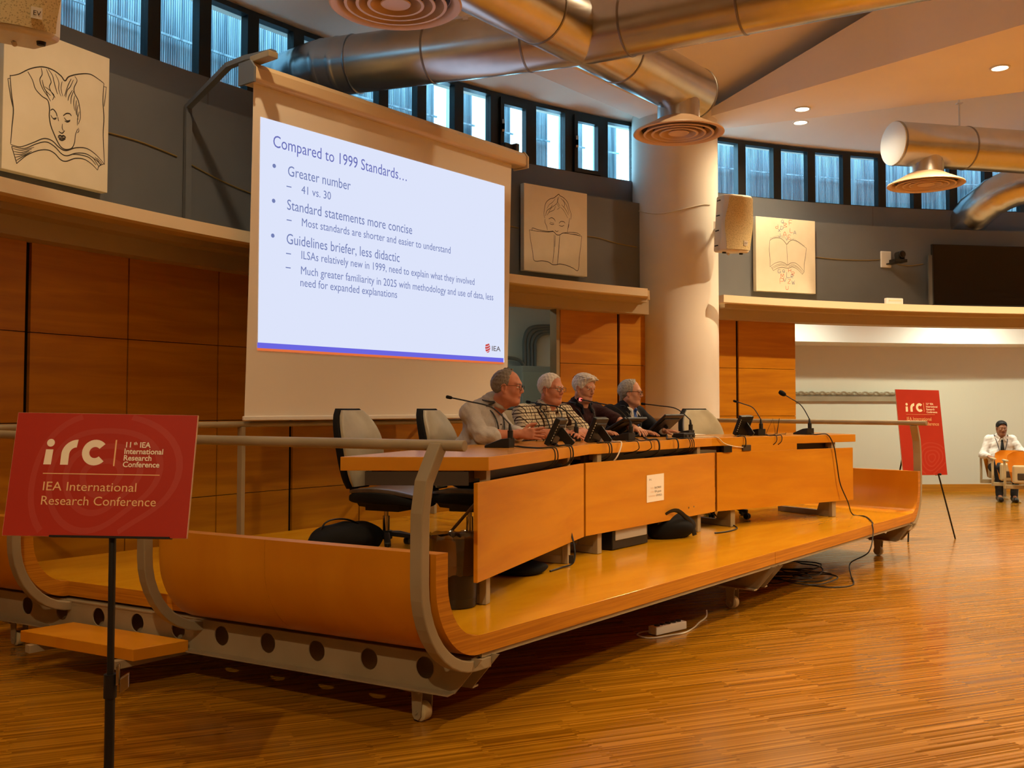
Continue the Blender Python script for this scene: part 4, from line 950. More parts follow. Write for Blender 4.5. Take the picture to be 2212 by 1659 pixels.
        for _ in range(smooth_it):           # light Laplacian smoothing
            s_ = np.zeros_like(vert); w_ = np.zeros(len(vert))
            for i in range(4):
                j = (i+1) % 4; np.add.at(s_, fc[:, i], vert[fc[:, j]]); np.add.at(w_, fc[:, i], 1)
            vert = vert*.5+.5*s_/np.maximum(w_, 1)[:, None]
        return vert, fc, tags
    def build(s, name, mats, parent=None, disp=None, smooth_it=1):
        v, f, t = s.mesh(disp, smooth_it)
        if parent is not None:
            iv = np.array(wmat(parent).inverted()); v = v @ iv[:3, :3].T+iv[:3, 3]
        me = bpy.data.meshes.new(name); me.vertices.add(len(v)); me.vertices.foreach_set('co', v.astype(np.float32).ravel())
        me.loops.add(len(f)*4); me.polygons.add(len(f)); me.loops.foreach_set('vertex_index', f.astype(np.int32).ravel())
        me.polygons.foreach_set('loop_start', (np.arange(len(f))*4).astype(np.int32)); me.polygons.foreach_set('loop_total', np.full(len(f), 4, np.int32))
        mats = mats if isinstance(mats, (list, tuple)) else [mats]
        for m in mats: me.materials.append(m)
        ft = t[f]; me.polygons.foreach_set('material_index', np.where(ft[:, 0] == ft[:, 2], ft[:, 0], np.maximum(ft[:, 1], ft[:, 3])).astype(np.int32))
        me.polygons.foreach_set('use_smooth', np.ones(len(f), bool)); me.update(calc_edges=True); me.validate()
        o = bpy.data.objects.new(name, me); COL.objects.link(o)
        if parent is not None: o.parent = parent
        return o
def wob(amp, fr, seed=0):
    rs = np.random.RandomState(seed); K = rs.normal(size=(7, 3))*fr; ph = rs.rand(7)*6.28
    return lambda P: amp*np.sin(P @ K.T+ph).mean(1)*2.0
# ================================================================== PEOPLE
def skinmat(name, c1, c2): return noisy(mat(name, c1, .55, spec=.3), c1, c2, (1, 1, 1), 14, 3)
M['skin1'] = skinmat('ruddy skin', '#b06e52', '#bf7f62'); M['skin2'] = skinmat('pale skin', '#b67e62', '#c48e72'); M['skin3'] = skinmat('tan skin', '#8a5c42', '#966a4e')
M['lips'] = mat('lips', '#9a5746', .5); M['lips3'] = mat('darker lips', '#6c4036', .5)
M['eyew'] = mat('eye white', '#d8d0c6', .3); M['iris'] = mat('iris', '#2a221c', .2)
def hairm(name, a, b): return noisy(mat(name, a, .6, spec=.3), a, b, (130, 130, 30), 2, 2, bump=.15, lo=.3, hi=.7)
M['hair1'] = hairm('grey-brown hair', '#5c5246', '#8a8074'); M['hair2'] = hairm('white cropped hair', '#b8aea4', '#d6cec6'); M['hair3'] = hairm('white wavy hair', '#b4aca0', '#e2dcd2'); M['hair4'] = hairm('grey swept hair', '#6c665e', '#a09890'); M['hair5'] = hairm('black hair', '#0d0b0a', '#1c1816')
M['linen'] = noisy(mat('grey linen shirt', '#b0aaa4', .9, spec=.1), '#a8a29c', '#b6b0aa', (160, 160, 6), 2, 2)
M['maroon'] = noisy(mat('dark maroon shirt', '#2c1418', .85, spec=.15), '#26110f', '#33181b', (60, 60, 6), 2, 3)
M['suit'] = noisy(mat('black suit cloth', '#14141a', .85, spec=.15), '#121217', '#191920', (30, 30, 30), 2, 3)
M['navy'] = mat('dark trousers', '#15161c', .85); M['shirtw'] = noisy(mat('white shirt', '#e2dcd6', .85, spec=.1), '#dcd6d0', '#e8e2dc', (3, 3, 3), 2, 2)
M['tieb'] = noisy(mat('blue tie', '#16449a', .55), '#123a88', '#1c50aa', (20, 20, 20), 2, 2); M['tiek'] = mat('black tie', '#101418', .6); M['lany'] = noisy(mat('dark lanyard', '#2a2c30', .7), '#1e2024', '#70706c', (60, 60, 60), 3, 2, lo=.55, hi=.7)
M['shoe'] = mat('black shoe', '#0c0b0b', .35); M['goldf'] = mat('spectacle frame metal', '#2a1e14', .35, .3); M['badge'] = mat('red badge', '#b04848', .6)
def plaid():
    m = mat('plaid cotton', '#d8ccb4', .9, spec=.1); b = m.node_tree.nodes['Principled BSDF']
    tc = N(m, 'ShaderNodeTexCoord'); mp = N(m, 'ShaderNodeMapping'); mp.inputs['Rotation'].default_value = (.05, .08, -.99); L(m, tc.outputs['Object'], mp.inputs[0])
    sx = N(m, 'ShaderNodeSeparateXYZ'); L(m, mp.outputs[0], sx.inputs[0])
    def mth(op, a, bb):
        n = N(m, 'ShaderNodeMath'); n.operation = op
        for i, x in enumerate((a, bb)):
            if isinstance(x, (int, float)): n.inputs[i].default_value = x
            elif x is not None: L(m, x, n.inputs[i])
        return n.outputs[0]
    def line(ch, period, ph, w): return mth('LESS_THAN', mth('FRACT', mth('ADD', mth('DIVIDE', sx.outputs[ch], period), ph), None), w)
    def fac(*ls):
        o = ls[0]
        for l in ls[1:]: o = mth('MAXIMUM', o, l)
        return o
    dark = fac(line('X', .052, .1, .15), line('Z', .052, .2, .15), line('X', .052, .55, .07), line('Z', .052, .62, .07))
    mx = N(m, 'ShaderNodeMix'); mx.data_type = 'RGBA'; L(m, dark, mx.inputs['Factor']); mx.inputs['A'].default_value = hx('#cfc2a6'); mx.inputs['B'].default_value = hx('#3a2a22'); L(m, mx.outputs['Result'], b.inputs['Base Color'])
    return m
M['plaid'] = plaid()

def person(label, group, hip, fwd, seat, floor, torso, head, hf, pitch, hs, arms, skin, hair, top, clothes, extras=(), lips='lips', vox=.0037, glasses=None, legs=None, belly=1.0):
    F = np.array([fwd[0], fwd[1], 0.]); F /= np.linalg.norm(F); Lf = np.array([-F[1], F[0], 0.]); B0 = np.array([hip[0], hip[1], 0.])
    Q = lambda f, l, z: B0+F*f+Lf*l+np.array([0, 0, z])
    h = np.array([hf[0], hf[1], 0.]); h /= np.linalg.norm(h); hl = np.array([-h[1], h[0], 0.]); up = np.array([0, 0, 1.])
    hfw = h*math.cos(pitch)-up*math.sin(pitch); hu = h*math.sin(pitch)+up*math.cos(pitch); HR = np.stack([hfw, hl, hu], 1); HC = np.array(head, float)
    HP = lambda x, y, z: HC+HR @ (np.array([x, y, z])*hs)
    pel, bel, che, nb, sh = torso     # local (f,l,z) points, sh = (f, half, z)
    SHL, SHR = Q(sh[0], sh[1], sh[2]), Q(sh[0], -sh[1], sh[2])
    ER = np.stack([F, Lf, up], 1)
    # ------------------------------------------------ body, one continuous skin
    b = SDF(vox)
    def trunk(s, g, k=.05, m=0):
        s.ell(Q(*pel), (.15*belly+g, .17+g, .12+g), ER, k, m); s.ell(Q(*bel), (.145*belly+g, .175*belly+g, .16+g), ER, k, m); s.ell(Q(*che), (.125+g, .175+g, .17+g), ER, k, m)
        s.cone(SHL, SHR, .062+g, .062+g, k, m); s.cone(Q(*che)+up*.05, Q(*nb)-up*.0, .115+g, .062+g, k, m)
    trunk(b, -.012)
    b.cone(Q(*nb)-up*.05, HP(-.022, 0, -.05), .060*hs, .057*hs, .02)
    b.cone(Q(nb[0]+.03, 0, nb[2]-.05), HP(.02, 0, -.08), .042*hs, .045*hs, .03)
    s1 = hs
    def he(c, r, k=.015, m=0, sub=False): b.ell(HP(*c), np.array(r)*s1, HR, k*s1, m, sub)
    def hc(a, c, ra, rb, k=.008, m=0, sub=False): b.cone(HP(*a), HP(*c), ra*s1, rb*s1, k*s1, m, sub)
    he((-.014, 0, .034), (.098, .076, .086)); he((.022, 0, -.022), (.066, .062, .088), .03); he((.060, 0, -.092), (.026, .030, .024), .03); hc((-.004, .052, -.055), (.05, .022, -.098), .024, .018, .03); hc((-.004, -.052, -.055), (.05, -.022, -.098), .024, .018, .03)
    he((.052, .036, -.026), (.026, .026, .030), .02); he((.052, -.036, -.026), (.026, .026, .030), .02); he((.076, 0, .026), (.016, .050, .012), .02)
    for sg in (1, -1): he((.096, .031*sg, .006), (.016, .017, .012), .012, 0, True)
    hc((.087, 0, .014), (.104, 0, -.024), .0075, .0110, .010); he((.095, .011, -.030), (.011, .008, .007), .006); he((.095, -.011, -.030), (.011, .008, .007), .006); he((.075, 0, -.048), (.014, .028, .012), .02)
    he((.0815, 0, -.0595), (.0105, .021, .0042), .005, 1); he((.0805, 0, -.0700), (.0105, .018, .0050), .005, 1); he((.094, 0, -.0645), (.010, .024, .0016), .003, 1, True)
    for sg in (1, -1):
        he((.0755, .031*sg, .004), (.0125, .0135, .0115), .002, 2); he((.0850, .031*sg, .003), (.004, .006, .006), .001, 3); he((.0775, .031*sg, .0125), (.0125, .0165, .0065), .004, 0); he((.0775, .031*sg, -.0065), (.0115, .016, .0055), .005, 0)
        hc((.0905, .014*sg, .024), (.080, .047*sg, .026), .0042, .0032, .004, 4); hc((.088, .018*sg, .013), (.082, .045*sg, .011), .0045, .004, .004, 0)
        he((-.006, .078*sg, -.004), (.020, .008, .034), .006); he((-.004, .086*sg, -.002), (.010, .006, .020), .004, 0, True); he((.0, .077*sg, -.033), (.010, .007, .012), .006)
    def hand(w, fd, pn_, th, hsz=1.0, curl=.35, fan=.16):
        fd = np.array(fd, float); fd /= np.linalg.norm(fd); pn_ = np.array(pn_, float); pn_ -= fd*(pn_ @ fd); pn_ /= np.linalg.norm(pn_); sd_ = np.array(th, float); sd_ -= fd*(sd_ @ fd)+pn_*(sd_ @ pn_); sd_ /= np.linalg.norm(sd_)
        offs = (.030, .010, -.010, -.028); lens = (.072, .080, .074, .058)
        for o, l in zip(offs, lens):
            kn = w+fd*(.088-.25*abs(o-.008))*hsz+sd_*o*hsz; b.cone(w+sd_*o*.55*hsz, kn, .0155*hsz, .0125*hsz, .012)
            a = fan*o/.03; d0 = fd*math.cos(a)+sd_*math.sin(a); p = kn; ang = curl*.5
            for fr, r0, r1 in ((.46, .0092, .0082), (.30, .0082, .0076), (.24, .0076, .0066)):
                dv = d0*math.cos(ang)+pn_*math.sin(ang); q = p+dv*l*fr*hsz; b.cone(p, q, r0*hsz, r1*hsz, .003); p = q; ang += curl
        t0 = w+fd*.022*hsz+sd_*.026*hsz; t1 = t0+(fd*.55+sd_*.75+pn_*.25)*.040*hsz; t2 = t1+(fd*.85+sd_*.40+pn_*.25)*.030*hsz; t3 = t2+(fd*.95+sd_*.15+pn_*.25)*.022*hsz
        b.chain([t0, t1, t2, t3], [.0135*hsz, .011*hsz, .0095*hsz, .0075*hsz], .006)
    wrists = {}
    for side, S in (('R', SHR), ('L', SHL)):
        A = arms[side]; E_, W_ = Q(*A['e']), Q(*A['w']); wrists[side] = (S, E_, W_)
        b.cone(S, E_, .046, .041, .02); mid = E_*.6+W_*.4; b.chain([E_, mid, W_], [.042, .040, .028], .015)
        if 'hd' in A:
            fd = ER @ np.array(A['hd']); hand(W_+fd/np.linalg.norm(fd)*.012, fd, ER @ np.array(A['pn']), ER @ np.array(A['th']), A.get('sz', 1.0), A.get('curl', .35))
    lg = legs or {'R': ((.42, -.14, seat+.10), (.40, -.15, floor+.09)), 'L': ((.42, .14, seat+.10), (.40, .15, floor+.09))}
    for side, y in (('R', -.09), ('L', .09)):
        kn, an = lg[side]; b.cone(Q(pel[0], y, seat+.08), Q(*kn), .07, .05, .03); b.cone(Q(*kn), Q(*an), .048, .034, .02); b.cone(Q(*an), Q(an[0]+.12, an[1], floor+.045), .03, .03, .02)
    body = b.build('person', [M[skin], M[lips], M['eyew'], M['iris'], M[hair]], None, wob(.0011, 75, 1))
    tag(body, label, 'person', group)
    # ------------------------------------------------ hair
    hr = SDF(.004)
    def hh(c, r, k=.02, sub=False): hr.ell(HP(*c), np.array(r)*s1, HR, k*s1, 0, sub)
    top(hh, lambda a, c, ra, rb, k=.008: hr.cone(HP(*a), HP(*c), ra*s1, rb*s1, k))
    hr.build('hair', M[hair], body, wob(.0022, 140, 3))
    # ------------------------------------------------ trousers and shoes
    t = SDF(.008)
    t.ell(Q(*pel)-up*.02, (.165*belly, .185, .11), ER, .05)
    for side, y in (('R', -.09), ('L', .09)):
        kn, an = lg[side]; t.cone(Q(pel[0], y, seat+.08), Q(*kn), .088, .068, .03); t.cone(Q(*kn), Q(an[0], an[1], an[2]+.02), .066, .055, .02)
    t.build('trousers', M['navy'], body, wob(.003, 40, 5))
    for side in ('R', 'L'):
        an = lg[side][1]; s = SDF(.006); s.cone(Q(an[0]-.03, an[1], floor+.05), Q(an[0]+.15, an[1], floor+.035), .045, .038, .03); s.cone(Q(*an), Q(an[0], an[1], floor+.06), .045, .05, .03); s.build('shoe', M['shoe'], body)
    ctx = dict(Q=Q, HP=HP, HR=HR, ER=ER, up=up, trunk=trunk, wr=wrists, nb=nb, sh=sh, che=che, bel=bel, pel=pel, body=body, SHL=SHL, SHR=SHR, hs=hs)
    clothes(ctx)
    if glasses: spectacles(ctx, **glasses)
    return body
def collar(ctx, s, m=0, r=.072, open_=.55, drop=.0, tr=.013, tall=.03, points=True, pr=.015):
    nb = ctx['nb']; Q = ctx['Q']; pts = []
    for i in range(17):
        a = open_+(2*PI-2*open_)*i/16; pts.append(Q(nb[0]+.012+r*1.05*math.cos(a), r*math.sin(a), nb[2]-.005-.045*max(0, math.cos(a))+.018*max(0, -math.cos(a))))
    for i in range(16): s.cone(pts[i], pts[i+1], tr, tr, .006, m); s.cone(pts[i]+ctx['up']*tall*.5, pts[i+1]+ctx['up']*tall*.5, tr*.8, tr*.8, .006, m)
    for q, sg in (((pts[0], 1), (pts[-1], -1)) if points else ()):
        e = Q(nb[0]+.105, sg*(.055), nb[2]-.095); s.cone(q, e, pr, pr*.45, .006, m)
def shirt(ctx, m, sleeve, cuff=None, name='shirt', g=.006, seed=1, amp=.005, col=True, m2=None, vox=.0055, collar_kw={}):
    s = SDF(vox); ctx['trunk'](s, g, .05)
    for sd_ in ('R', 'L'):
        S, E_, W_ = ctx['wr'][sd_]
        if sleeve == 'short':
            c = S+(E_-S)*.80; s.cone(S, c, .066, .068, .03)
        elif sleeve == 'rolled':
            c = E_+(W_-E_)*.30; s.cone(S, E_, .066, .060, .03); s.cone(E_, c, .060, .056, .02); s.cone(c-(W_-E_)*.10, c+(W_-E_)*.02, .063, .062, .006)
        else:
            c = E_+(W_-E_)*.93; s.cone(S, E_, .062, .056, .03); s.cone(E_, c, .056, .042, .02)
    if col: collar(ctx, s, 1 if m2 else 0, **collar_kw)
    return s.build(name, [M[m]]+([M[m2]] if m2 else []), ctx['body'], (lambda a_, b_: (lambda P: a_(P)+b_(P)))(wob(amp, 26, seed), wob(amp*.5, 75, seed+20)))
def surf_front(ctx, l, z, extra=.0):      # approximate front of the chest at height z
    Q = ctx['Q']; best = -9
    for c, r in ((ctx['pel'], (.156, .176, .126)), (ctx['bel'], (.151, .181, .166)), (ctx['che'], (.131, .181, .176))):
        q = 1-((z-c[2])/r[2])**2-((l-c[1])/r[1])**2
        if q > 0: best = max(best, c[0]+r[0]*math.sqrt(q))
    nb = ctx['nb']
    a = (ctx['che'][2]+.05, ctx['che'][0], .117); bq = (nb[2]-.02, nb[0], .066)
    t = min(1, max(0, (z-a[0])/(bq[0]-a[0]))); f = a[1]+(bq[1]-a[1])*t; r = a[2]+(bq[2]-a[2])*t
    if z > a[0]-.05 and abs(l) < r: best = max(best, f+math.sqrt(r*r-l*l))
    return best+extra
def lanyard(ctx, m='lany', zb=1.12, badge=None, w=.010):
    Q = ctx['Q']; nb = ctx['nb']; mb = MB()
    for sg in (1, -1):
        pts = []
        for i in range(6): a = PI-PI*.62*i/5; pts.append(Q(nb[0]+.012+(.100*math.cos(a)), sg*.100*math.sin(a), nb[2]+.020-.03*i/5))
        for i in range(1, 12):
            t = i/11; z = nb[2]-.01+(zb-nb[2])*t; l = sg*(.092*(1-t)**.8+.006); pts.append(Q(surf_front(ctx, l, z, .021), l, z))
        mb.tube(bez(pts, 3), w*.55, 6)
    o = mb.build('lanyard', M[m], ctx['body'])
    if badge:
        f = surf_front(ctx, 0, zb-.04, .022); c = Vector(Q(f, 0, zb-.04)); a = MB(); a.box(c, (.10, .006, .075), Vector(ctx['ER'][:, 1])); a.build('badge', M[badge], ctx['body'], bevel=.004)
def tie(ctx, m, z0, z1):
    Q = ctx['Q']; mb = MB(); rings = []
    n = 14
    for i in range(n+1):
        t = i/n; z = z0+(z1-z0)*t; f = surf_front(ctx, 0, z, .022); w = .017+.026*t if i > 1 else .022-.004*i
        rings.append([Q(f-.006, -w, z), Q(f+.004, 0, z), Q(f-.006, w, z), Q(f-.012, 0, z)])
    mb.loft(rings, 0, True); mb.build('tie', M[m], ctx['body'])
    s = SDF(.004); s.ell(Q(surf_front(ctx, 0, z0, .026), 0, z0+.004), (.012, .017, .019), ctx['ER']); s.build('tie_knot', M[m], ctx['body'])
def spectacles(ctx, m='goldf', dz=0, dx=0, rim=.0016, up=False):
    HP = ctx['HP']; mb = MB(); lns = []
    for sg in (1, -1):
        ring = [HP(.101+dx-.12*max(0, (.033+.026*cc_)-.04), sg*(.0335+.0255*cc_), .002+dz+.0165*ss_) for cc_, ss_ in [(math.copysign(abs(math.cos(a))**.55, math.cos(a)), math.copysign(abs(math.sin(a))**.55, math.sin(a))) for a in [2*PI*i/24 for i in range(25)]]]
        mb.tube(ring, rim, 6, caps=False); ln = MB(); ln.add(ring[:24], [list(range(24))]); lns.append(ln)
        mb.tube([HP(.098+dx, sg*.055, .010+dz), HP(.085+dx, sg*.073, .012+dz), HP(.02+dx, sg*.083, .012+dz), HP(-.012+dx, sg*.086, .010+dz), HP(-.03+dx, sg*.084, -.012+dz)], rim, 6)
    mb.tube([HP(.102+dx, .009, .008+dz), HP(.106+dx, 0, .011+dz), HP(.102+dx, -.009, .008+dz)], rim, 6)
    g = mb.build('glasses', M[m], ctx['body']); [ln.build('lens', M['lens'], g, fixn=False) for ln in lns]

DK = .435
# ---- hair shapes
def hair_man1(e, c):
    e((-.026, 0, .024), (.096, .083, .080)); e((-.016, 0, .052), (.090, .076, .074)); e((.104, 0, .03), (.088, .12, .125), .012, True); e((.0, .083, -.015), (.024, .02, .036), .008, True); e((.0, -.083, -.015), (.024, .02, .036), .008, True); e((.03, 0, -.09), (.10, .12, .06), .02, True)
    c((-.02, -.01, .125), (.03, .0, .128), .007, .003); c((-.02, .01, .124), (.045, .012, .124), .006, .002); c((-.03, 0, .126), (.01, .005, .142), .006, .002)
def hair_man2(e, c):
    e((-.020, 0, .030), (.099, .080, .085)); e((-.012, 0, .050), (.096, .076, .080)); e((.118, 0, .015), (.085, .12, .105), .012, True); e((.002, .083, -.02), (.024, .02, .036), .008, True); e((.002, -.083, -.02), (.024, .02, .036), .008, True); e((.03, 0, -.10), (.10, .12, .06), .02, True)
def hair_man3(e, c):
    e((-.022, 0, .034), (.104, .087, .090)); e((0, 0, .072), (.100, .078, .062)); e((.122, 0, -.012), (.085, .12, .095), .012, True); e((.006, .088, -.025), (.026, .022, .036), .008, True); e((.006, -.088, -.025), (.026, .022, .036), .008, True); e((.035, 0, -.10), (.10, .12, .06), .02, True)
    rs = random.Random(5)
    for i in range(26):
        a = rs.uniform(-1.3, 1.3); x = rs.uniform(-.06, .085); y = .07*math.sin(a); z = .075+.05*math.cos(a)*(1-abs(x)/.16); c((x, y, z), (x+.02, y+rs.uniform(-.01, .01), z+rs.uniform(-.004, .010)), .011, .006)
def hair_man4(e, c):
    e((-.030, 0, .022), (.100, .087, .088)); e((-.020, 0, .054), (.094, .079, .074)); e((.100, 0, .022), (.080, .12, .108), .012, True); e((.006, .088, -.018), (.022, .022, .034), .008, True); e((.006, -.088, -.018), (.022, .022, .034), .008, True); e((.045, 0, -.10), (.10, .12, .06), .02, True)
    c((-.07, .03, -.03), (-.085, .02, -.075), .03, .018); c((-.07, -.03, -.03), (-.085, -.02, -.075), .03, .018); c((-.01, -.03, .118), (.03, .03, .124), .012, .006)
def hair_man5(e, c):
    e((-.018, 0, .034), (.100, .082, .086)); e((.0, 0, .066), (.096, .076, .062)); e((.122, 0, .002), (.085, .12, .090), .012, True); e((.002, .083, -.03), (.024, .02, .036), .008, True); e((.002, -.083, -.03), (.024, .02, .036), .008, True); e((.03, 0, -.10), (.10, .12, .06), .02, True)

GP = 'men seated behind the panel table'
def cl1(x):
    shirt(x, 'linen', 'rolled', seed=2, amp=.006, collar_kw=dict(open_=.22, points=False)); lanyard(x, zb=1.14)
    for z in (1.40, 1.33, 1.26):
        mb = MB(); mb.ball(x['Q'](surf_front(x, 0, z, .012), 0, z), .006, n=8, m=6); mb.build('button', M['iris'], x['body'])
person('seated man in glasses and grey linen shirt, hands held together, leftmost at the table', GP, (-.29, 6.95), (.937, -.348), .90, DK, ((0, 0, .99), (.045, 0, 1.14), (.085, 0, 1.31), (.170, 0, 1.495), (.075, .205, 1.415)),
       (-.030, 6.84, 1.590), (.96, -.28), R_(2), 1.04, {'R': dict(e=(.19, -.27, 1.252), w=(.425, -.165, 1.268), hd=(1, .10, .02), pn=(0, 1, -.1), th=(.1, 0, 1), curl=.12), 'L': dict(e=(.20, .26, 1.252), w=(.44, -.02, 1.265), hd=(1, -.42, .06), pn=(-.3, -1, -.1), th=(.1, 0, 1), curl=.15)},
       'skin1', 'hair1', hair_man1, cl1, glasses=dict(m='goldf'), belly=1.12)
def cl2(x): shirt(x, 'plaid', 'short', seed=4, amp=.004, collar_kw=dict(open_=.5)); lanyard(x, zb=1.18)
person('seated man with cropped white hair, glasses and a cream and brown plaid shirt', GP, (.225, 7.60), (.55, -.835), .90, DK, ((0, 0, .99), (.03, 0, 1.14), (.05, 0, 1.30), (.085, 0, 1.475), (.035, .205, 1.405)),
       (.302, 7.50, 1.588), (.80, -.60), R_(2), 1.0, {'R': dict(e=(.17, -.26, 1.25), w=(.36, -.05, 1.256), hd=(.75, .6, .0), pn=(-.3, .3, -.9), th=(.6, -.5, .4), curl=.3), 'L': dict(e=(.18, .29, 1.25), w=(.36, .09, 1.256), hd=(.7, -.75, .05), pn=(-.3, -.3, -.9), th=(.6, .4, .5), curl=.3)},
       'skin1', 'hair2', hair_man2, cl2, glasses=dict(m='goldf'), belly=1.02)
def cl3(x):
    shirt(x, 'maroon', 'short', seed=6, amp=.004, m2='suit', collar_kw=dict(open_=.6, tr=.015)); lanyard(x, zb=1.20)
person('seated man with wavy white hair, glasses pushed up and a dark maroon shirt', GP, (.53, 8.27), (.6, -.8), .90, DK, ((0, 0, .99), (.03, 0, 1.14), (.05, 0, 1.31), (.075, 0, 1.495), (.03, .20, 1.425)),
       (.606, 8.16, 1.613), (.72, -.69), R_(10), .96, {'R': dict(e=(.18, -.27, 1.25), w=(.40, -.09, 1.252), hd=(.9, .4, 0), pn=(0, 0, -1), th=(0, 1, .1), curl=.25), 'L': dict(e=(.27, .27, 1.325), w=(.50, .22, 1.28), hd=(1, -.2, -.2), pn=(0, 0, -1), th=(0, -1, .1), curl=.3)},
       'skin2', 'hair3', hair_man3, cl3, glasses=dict(dz=.088, dx=-.045, m='goldf'))
def cl4(x):
    Q = x['Q']; s = SDF(.0055); x['trunk'](s, .014, .05)
    for sd_ in ('R', 'L'):
        S, E_, W_ = x['wr'][sd_]; c = E_+(W_-E_)*.86; s.cone(S, E_, .074, .066, .03); s.cone(E_, c, .066, .052, .02)
    # open front: cut a V out of the jacket
    for t in range(9):
        z = 1.50-.36*t/8; w = .088*(1-t/8)+.008; f = surf_front(x, 0, z, .03); s.cone(Q(f+.03, -w*.6, z), Q(f+.03, w*.6, z), .03+w*.42, .03+w*.42, .006, 0, True)
    for sg in (1, -1):
        s.chain([Q(surf_front(x, sg*.088, 1.45, .010), sg*.088, 1.45), Q(surf_front(x, sg*.085, 1.36, .018), sg*.085, 1.36), Q(surf_front(x, sg*.03, 1.17, .018), sg*.03, 1.17)], [.012, .022, .008], .006)
    s.build('jacket', M['suit'], x['body'], wob(.004, 26, 8))
    s = SDF(.005); x['trunk'](s, .004, .05); collar(x, s, 0, r=.067, open_=.40, tr=.008, tall=.022, pr=.010)
    for sd_ in ('R', 'L'):
        S, E_, W_ = x['wr'][sd_]; s.cone(E_+(W_-E_)*.80, E_+(W_-E_)*.95, .044, .041, .01)
    s.build('shirt', M['shirtw'], x['body'])
    tie(x, 'tieb', 1.425, 1.10); lanyard(x, zb=1.17)
person('seated man with grey swept-back hair, glasses, black suit and blue tie', GP, (.962, 8.74), (.72, -.69), .90, DK, ((0, 0, .99), (.03, 0, 1.13), (.055, 0, 1.29), (.09, 0, 1.470), (.04, .20, 1.395)),
       (1.058, 8.645, 1.580), (.94, -.34), R_(2), .95, {'R': dict(e=(.12, -.30, 1.24), w=(.37, -.20, 1.250), hd=(.95, .35, -.1), pn=(0, 0, -1), th=(0, 1, .1), curl=.25), 'L': dict(e=(.20, .28, 1.25), w=(.46, .03, 1.250), hd=(.9, .2, -.05), pn=(0, 0, -1), th=(0, -1, .1), curl=.2)},
       'skin2', 'hair4', hair_man4, cl4, glasses=dict(m='iris', rim=.0022))
def cl5(x):
    shirt(x, 'shirtw', 'long', seed=9, amp=.006, collar_kw=dict(open_=.4), vox=.007); tie(x, 'tiek', .93, .66); lanyard(x, zb=.70, badge='badge')
person('distant seated man in a white shirt, black tie and lanyard on the orange seats', None, (7.80, 15.55), (-.30, -.95), .44, 0, ((0, 0, .52), (.0, 0, .67), (.0, 0, .83), (.03, 0, 1.02), (-.01, .165, .955)),
       (7.775, 15.46, 1.125), (-.16, -.99), R_(6), .97, {'R': dict(e=(.05, -.27, .70), w=(.27, -.22, .69), hd=(1, .4, -.3), pn=(0, 0, -1), th=(0, 1, .1)), 'L': dict(e=(.10, .30, .74), w=(.30, .44, .80), hd=(1, .4, -.2), pn=(0, 0, -1), th=(0, -1, .1))},
       'skin3', 'hair5', hair_man5, cl5, lips='lips3', vox=.006, legs={'R': ((.42, -.10, .53), (.44, -.10, .09)), 'L': ((.44, .14, .53), (.48, .10, .09))}, belly=1.1)
# ================================================================== FURNITURE AND SMALL THINGS
def ray_(u, v):           # direction of the sight line through a point of the photograph, used to measure positions on real surfaces
    fw = V(0, math.cos(PITCH), math.sin(PITCH)); up_ = V(0, -math.sin(PITCH), math.cos(PITCH)); return fw*2100+V(1, 0, 0)*(u-1106)-up_*(v-800)
def onz(u, v, z): d = ray_(u, v); return V(0, 0, H)+d*((z-H)/d.z)
def rotz_of(f): return math.atan2(f[1], f[0])
M['leather'] = noisy(mat('cream-grey leather', '#a59a80', .38, spec=.5), '#9c9278', '#aea48a', (1, 1, 1), 5, 3, bump=.05)
M['leatherd'] = noisy(mat('dark brown leather', '#4a4038', .3, spec=.5), '#40362f', '#544a40', (1, 1, 1), 6, 3, bump=.05)
M['blackf'] = mat('black upholstery', '#0e0d0d', .8, spec=.2); M['bin'] = mat('dark brown bin plastic', '#1c1512', .35)
M['orange'] = noisy(mat('orange moulded plywood seat', '#c8780e', .35, spec=.5), '#c0700c', '#d08014', (2, 2, 2), 2, 3); M['plastic'] = mat('beige seat plastic', '#b8aa88', .5)
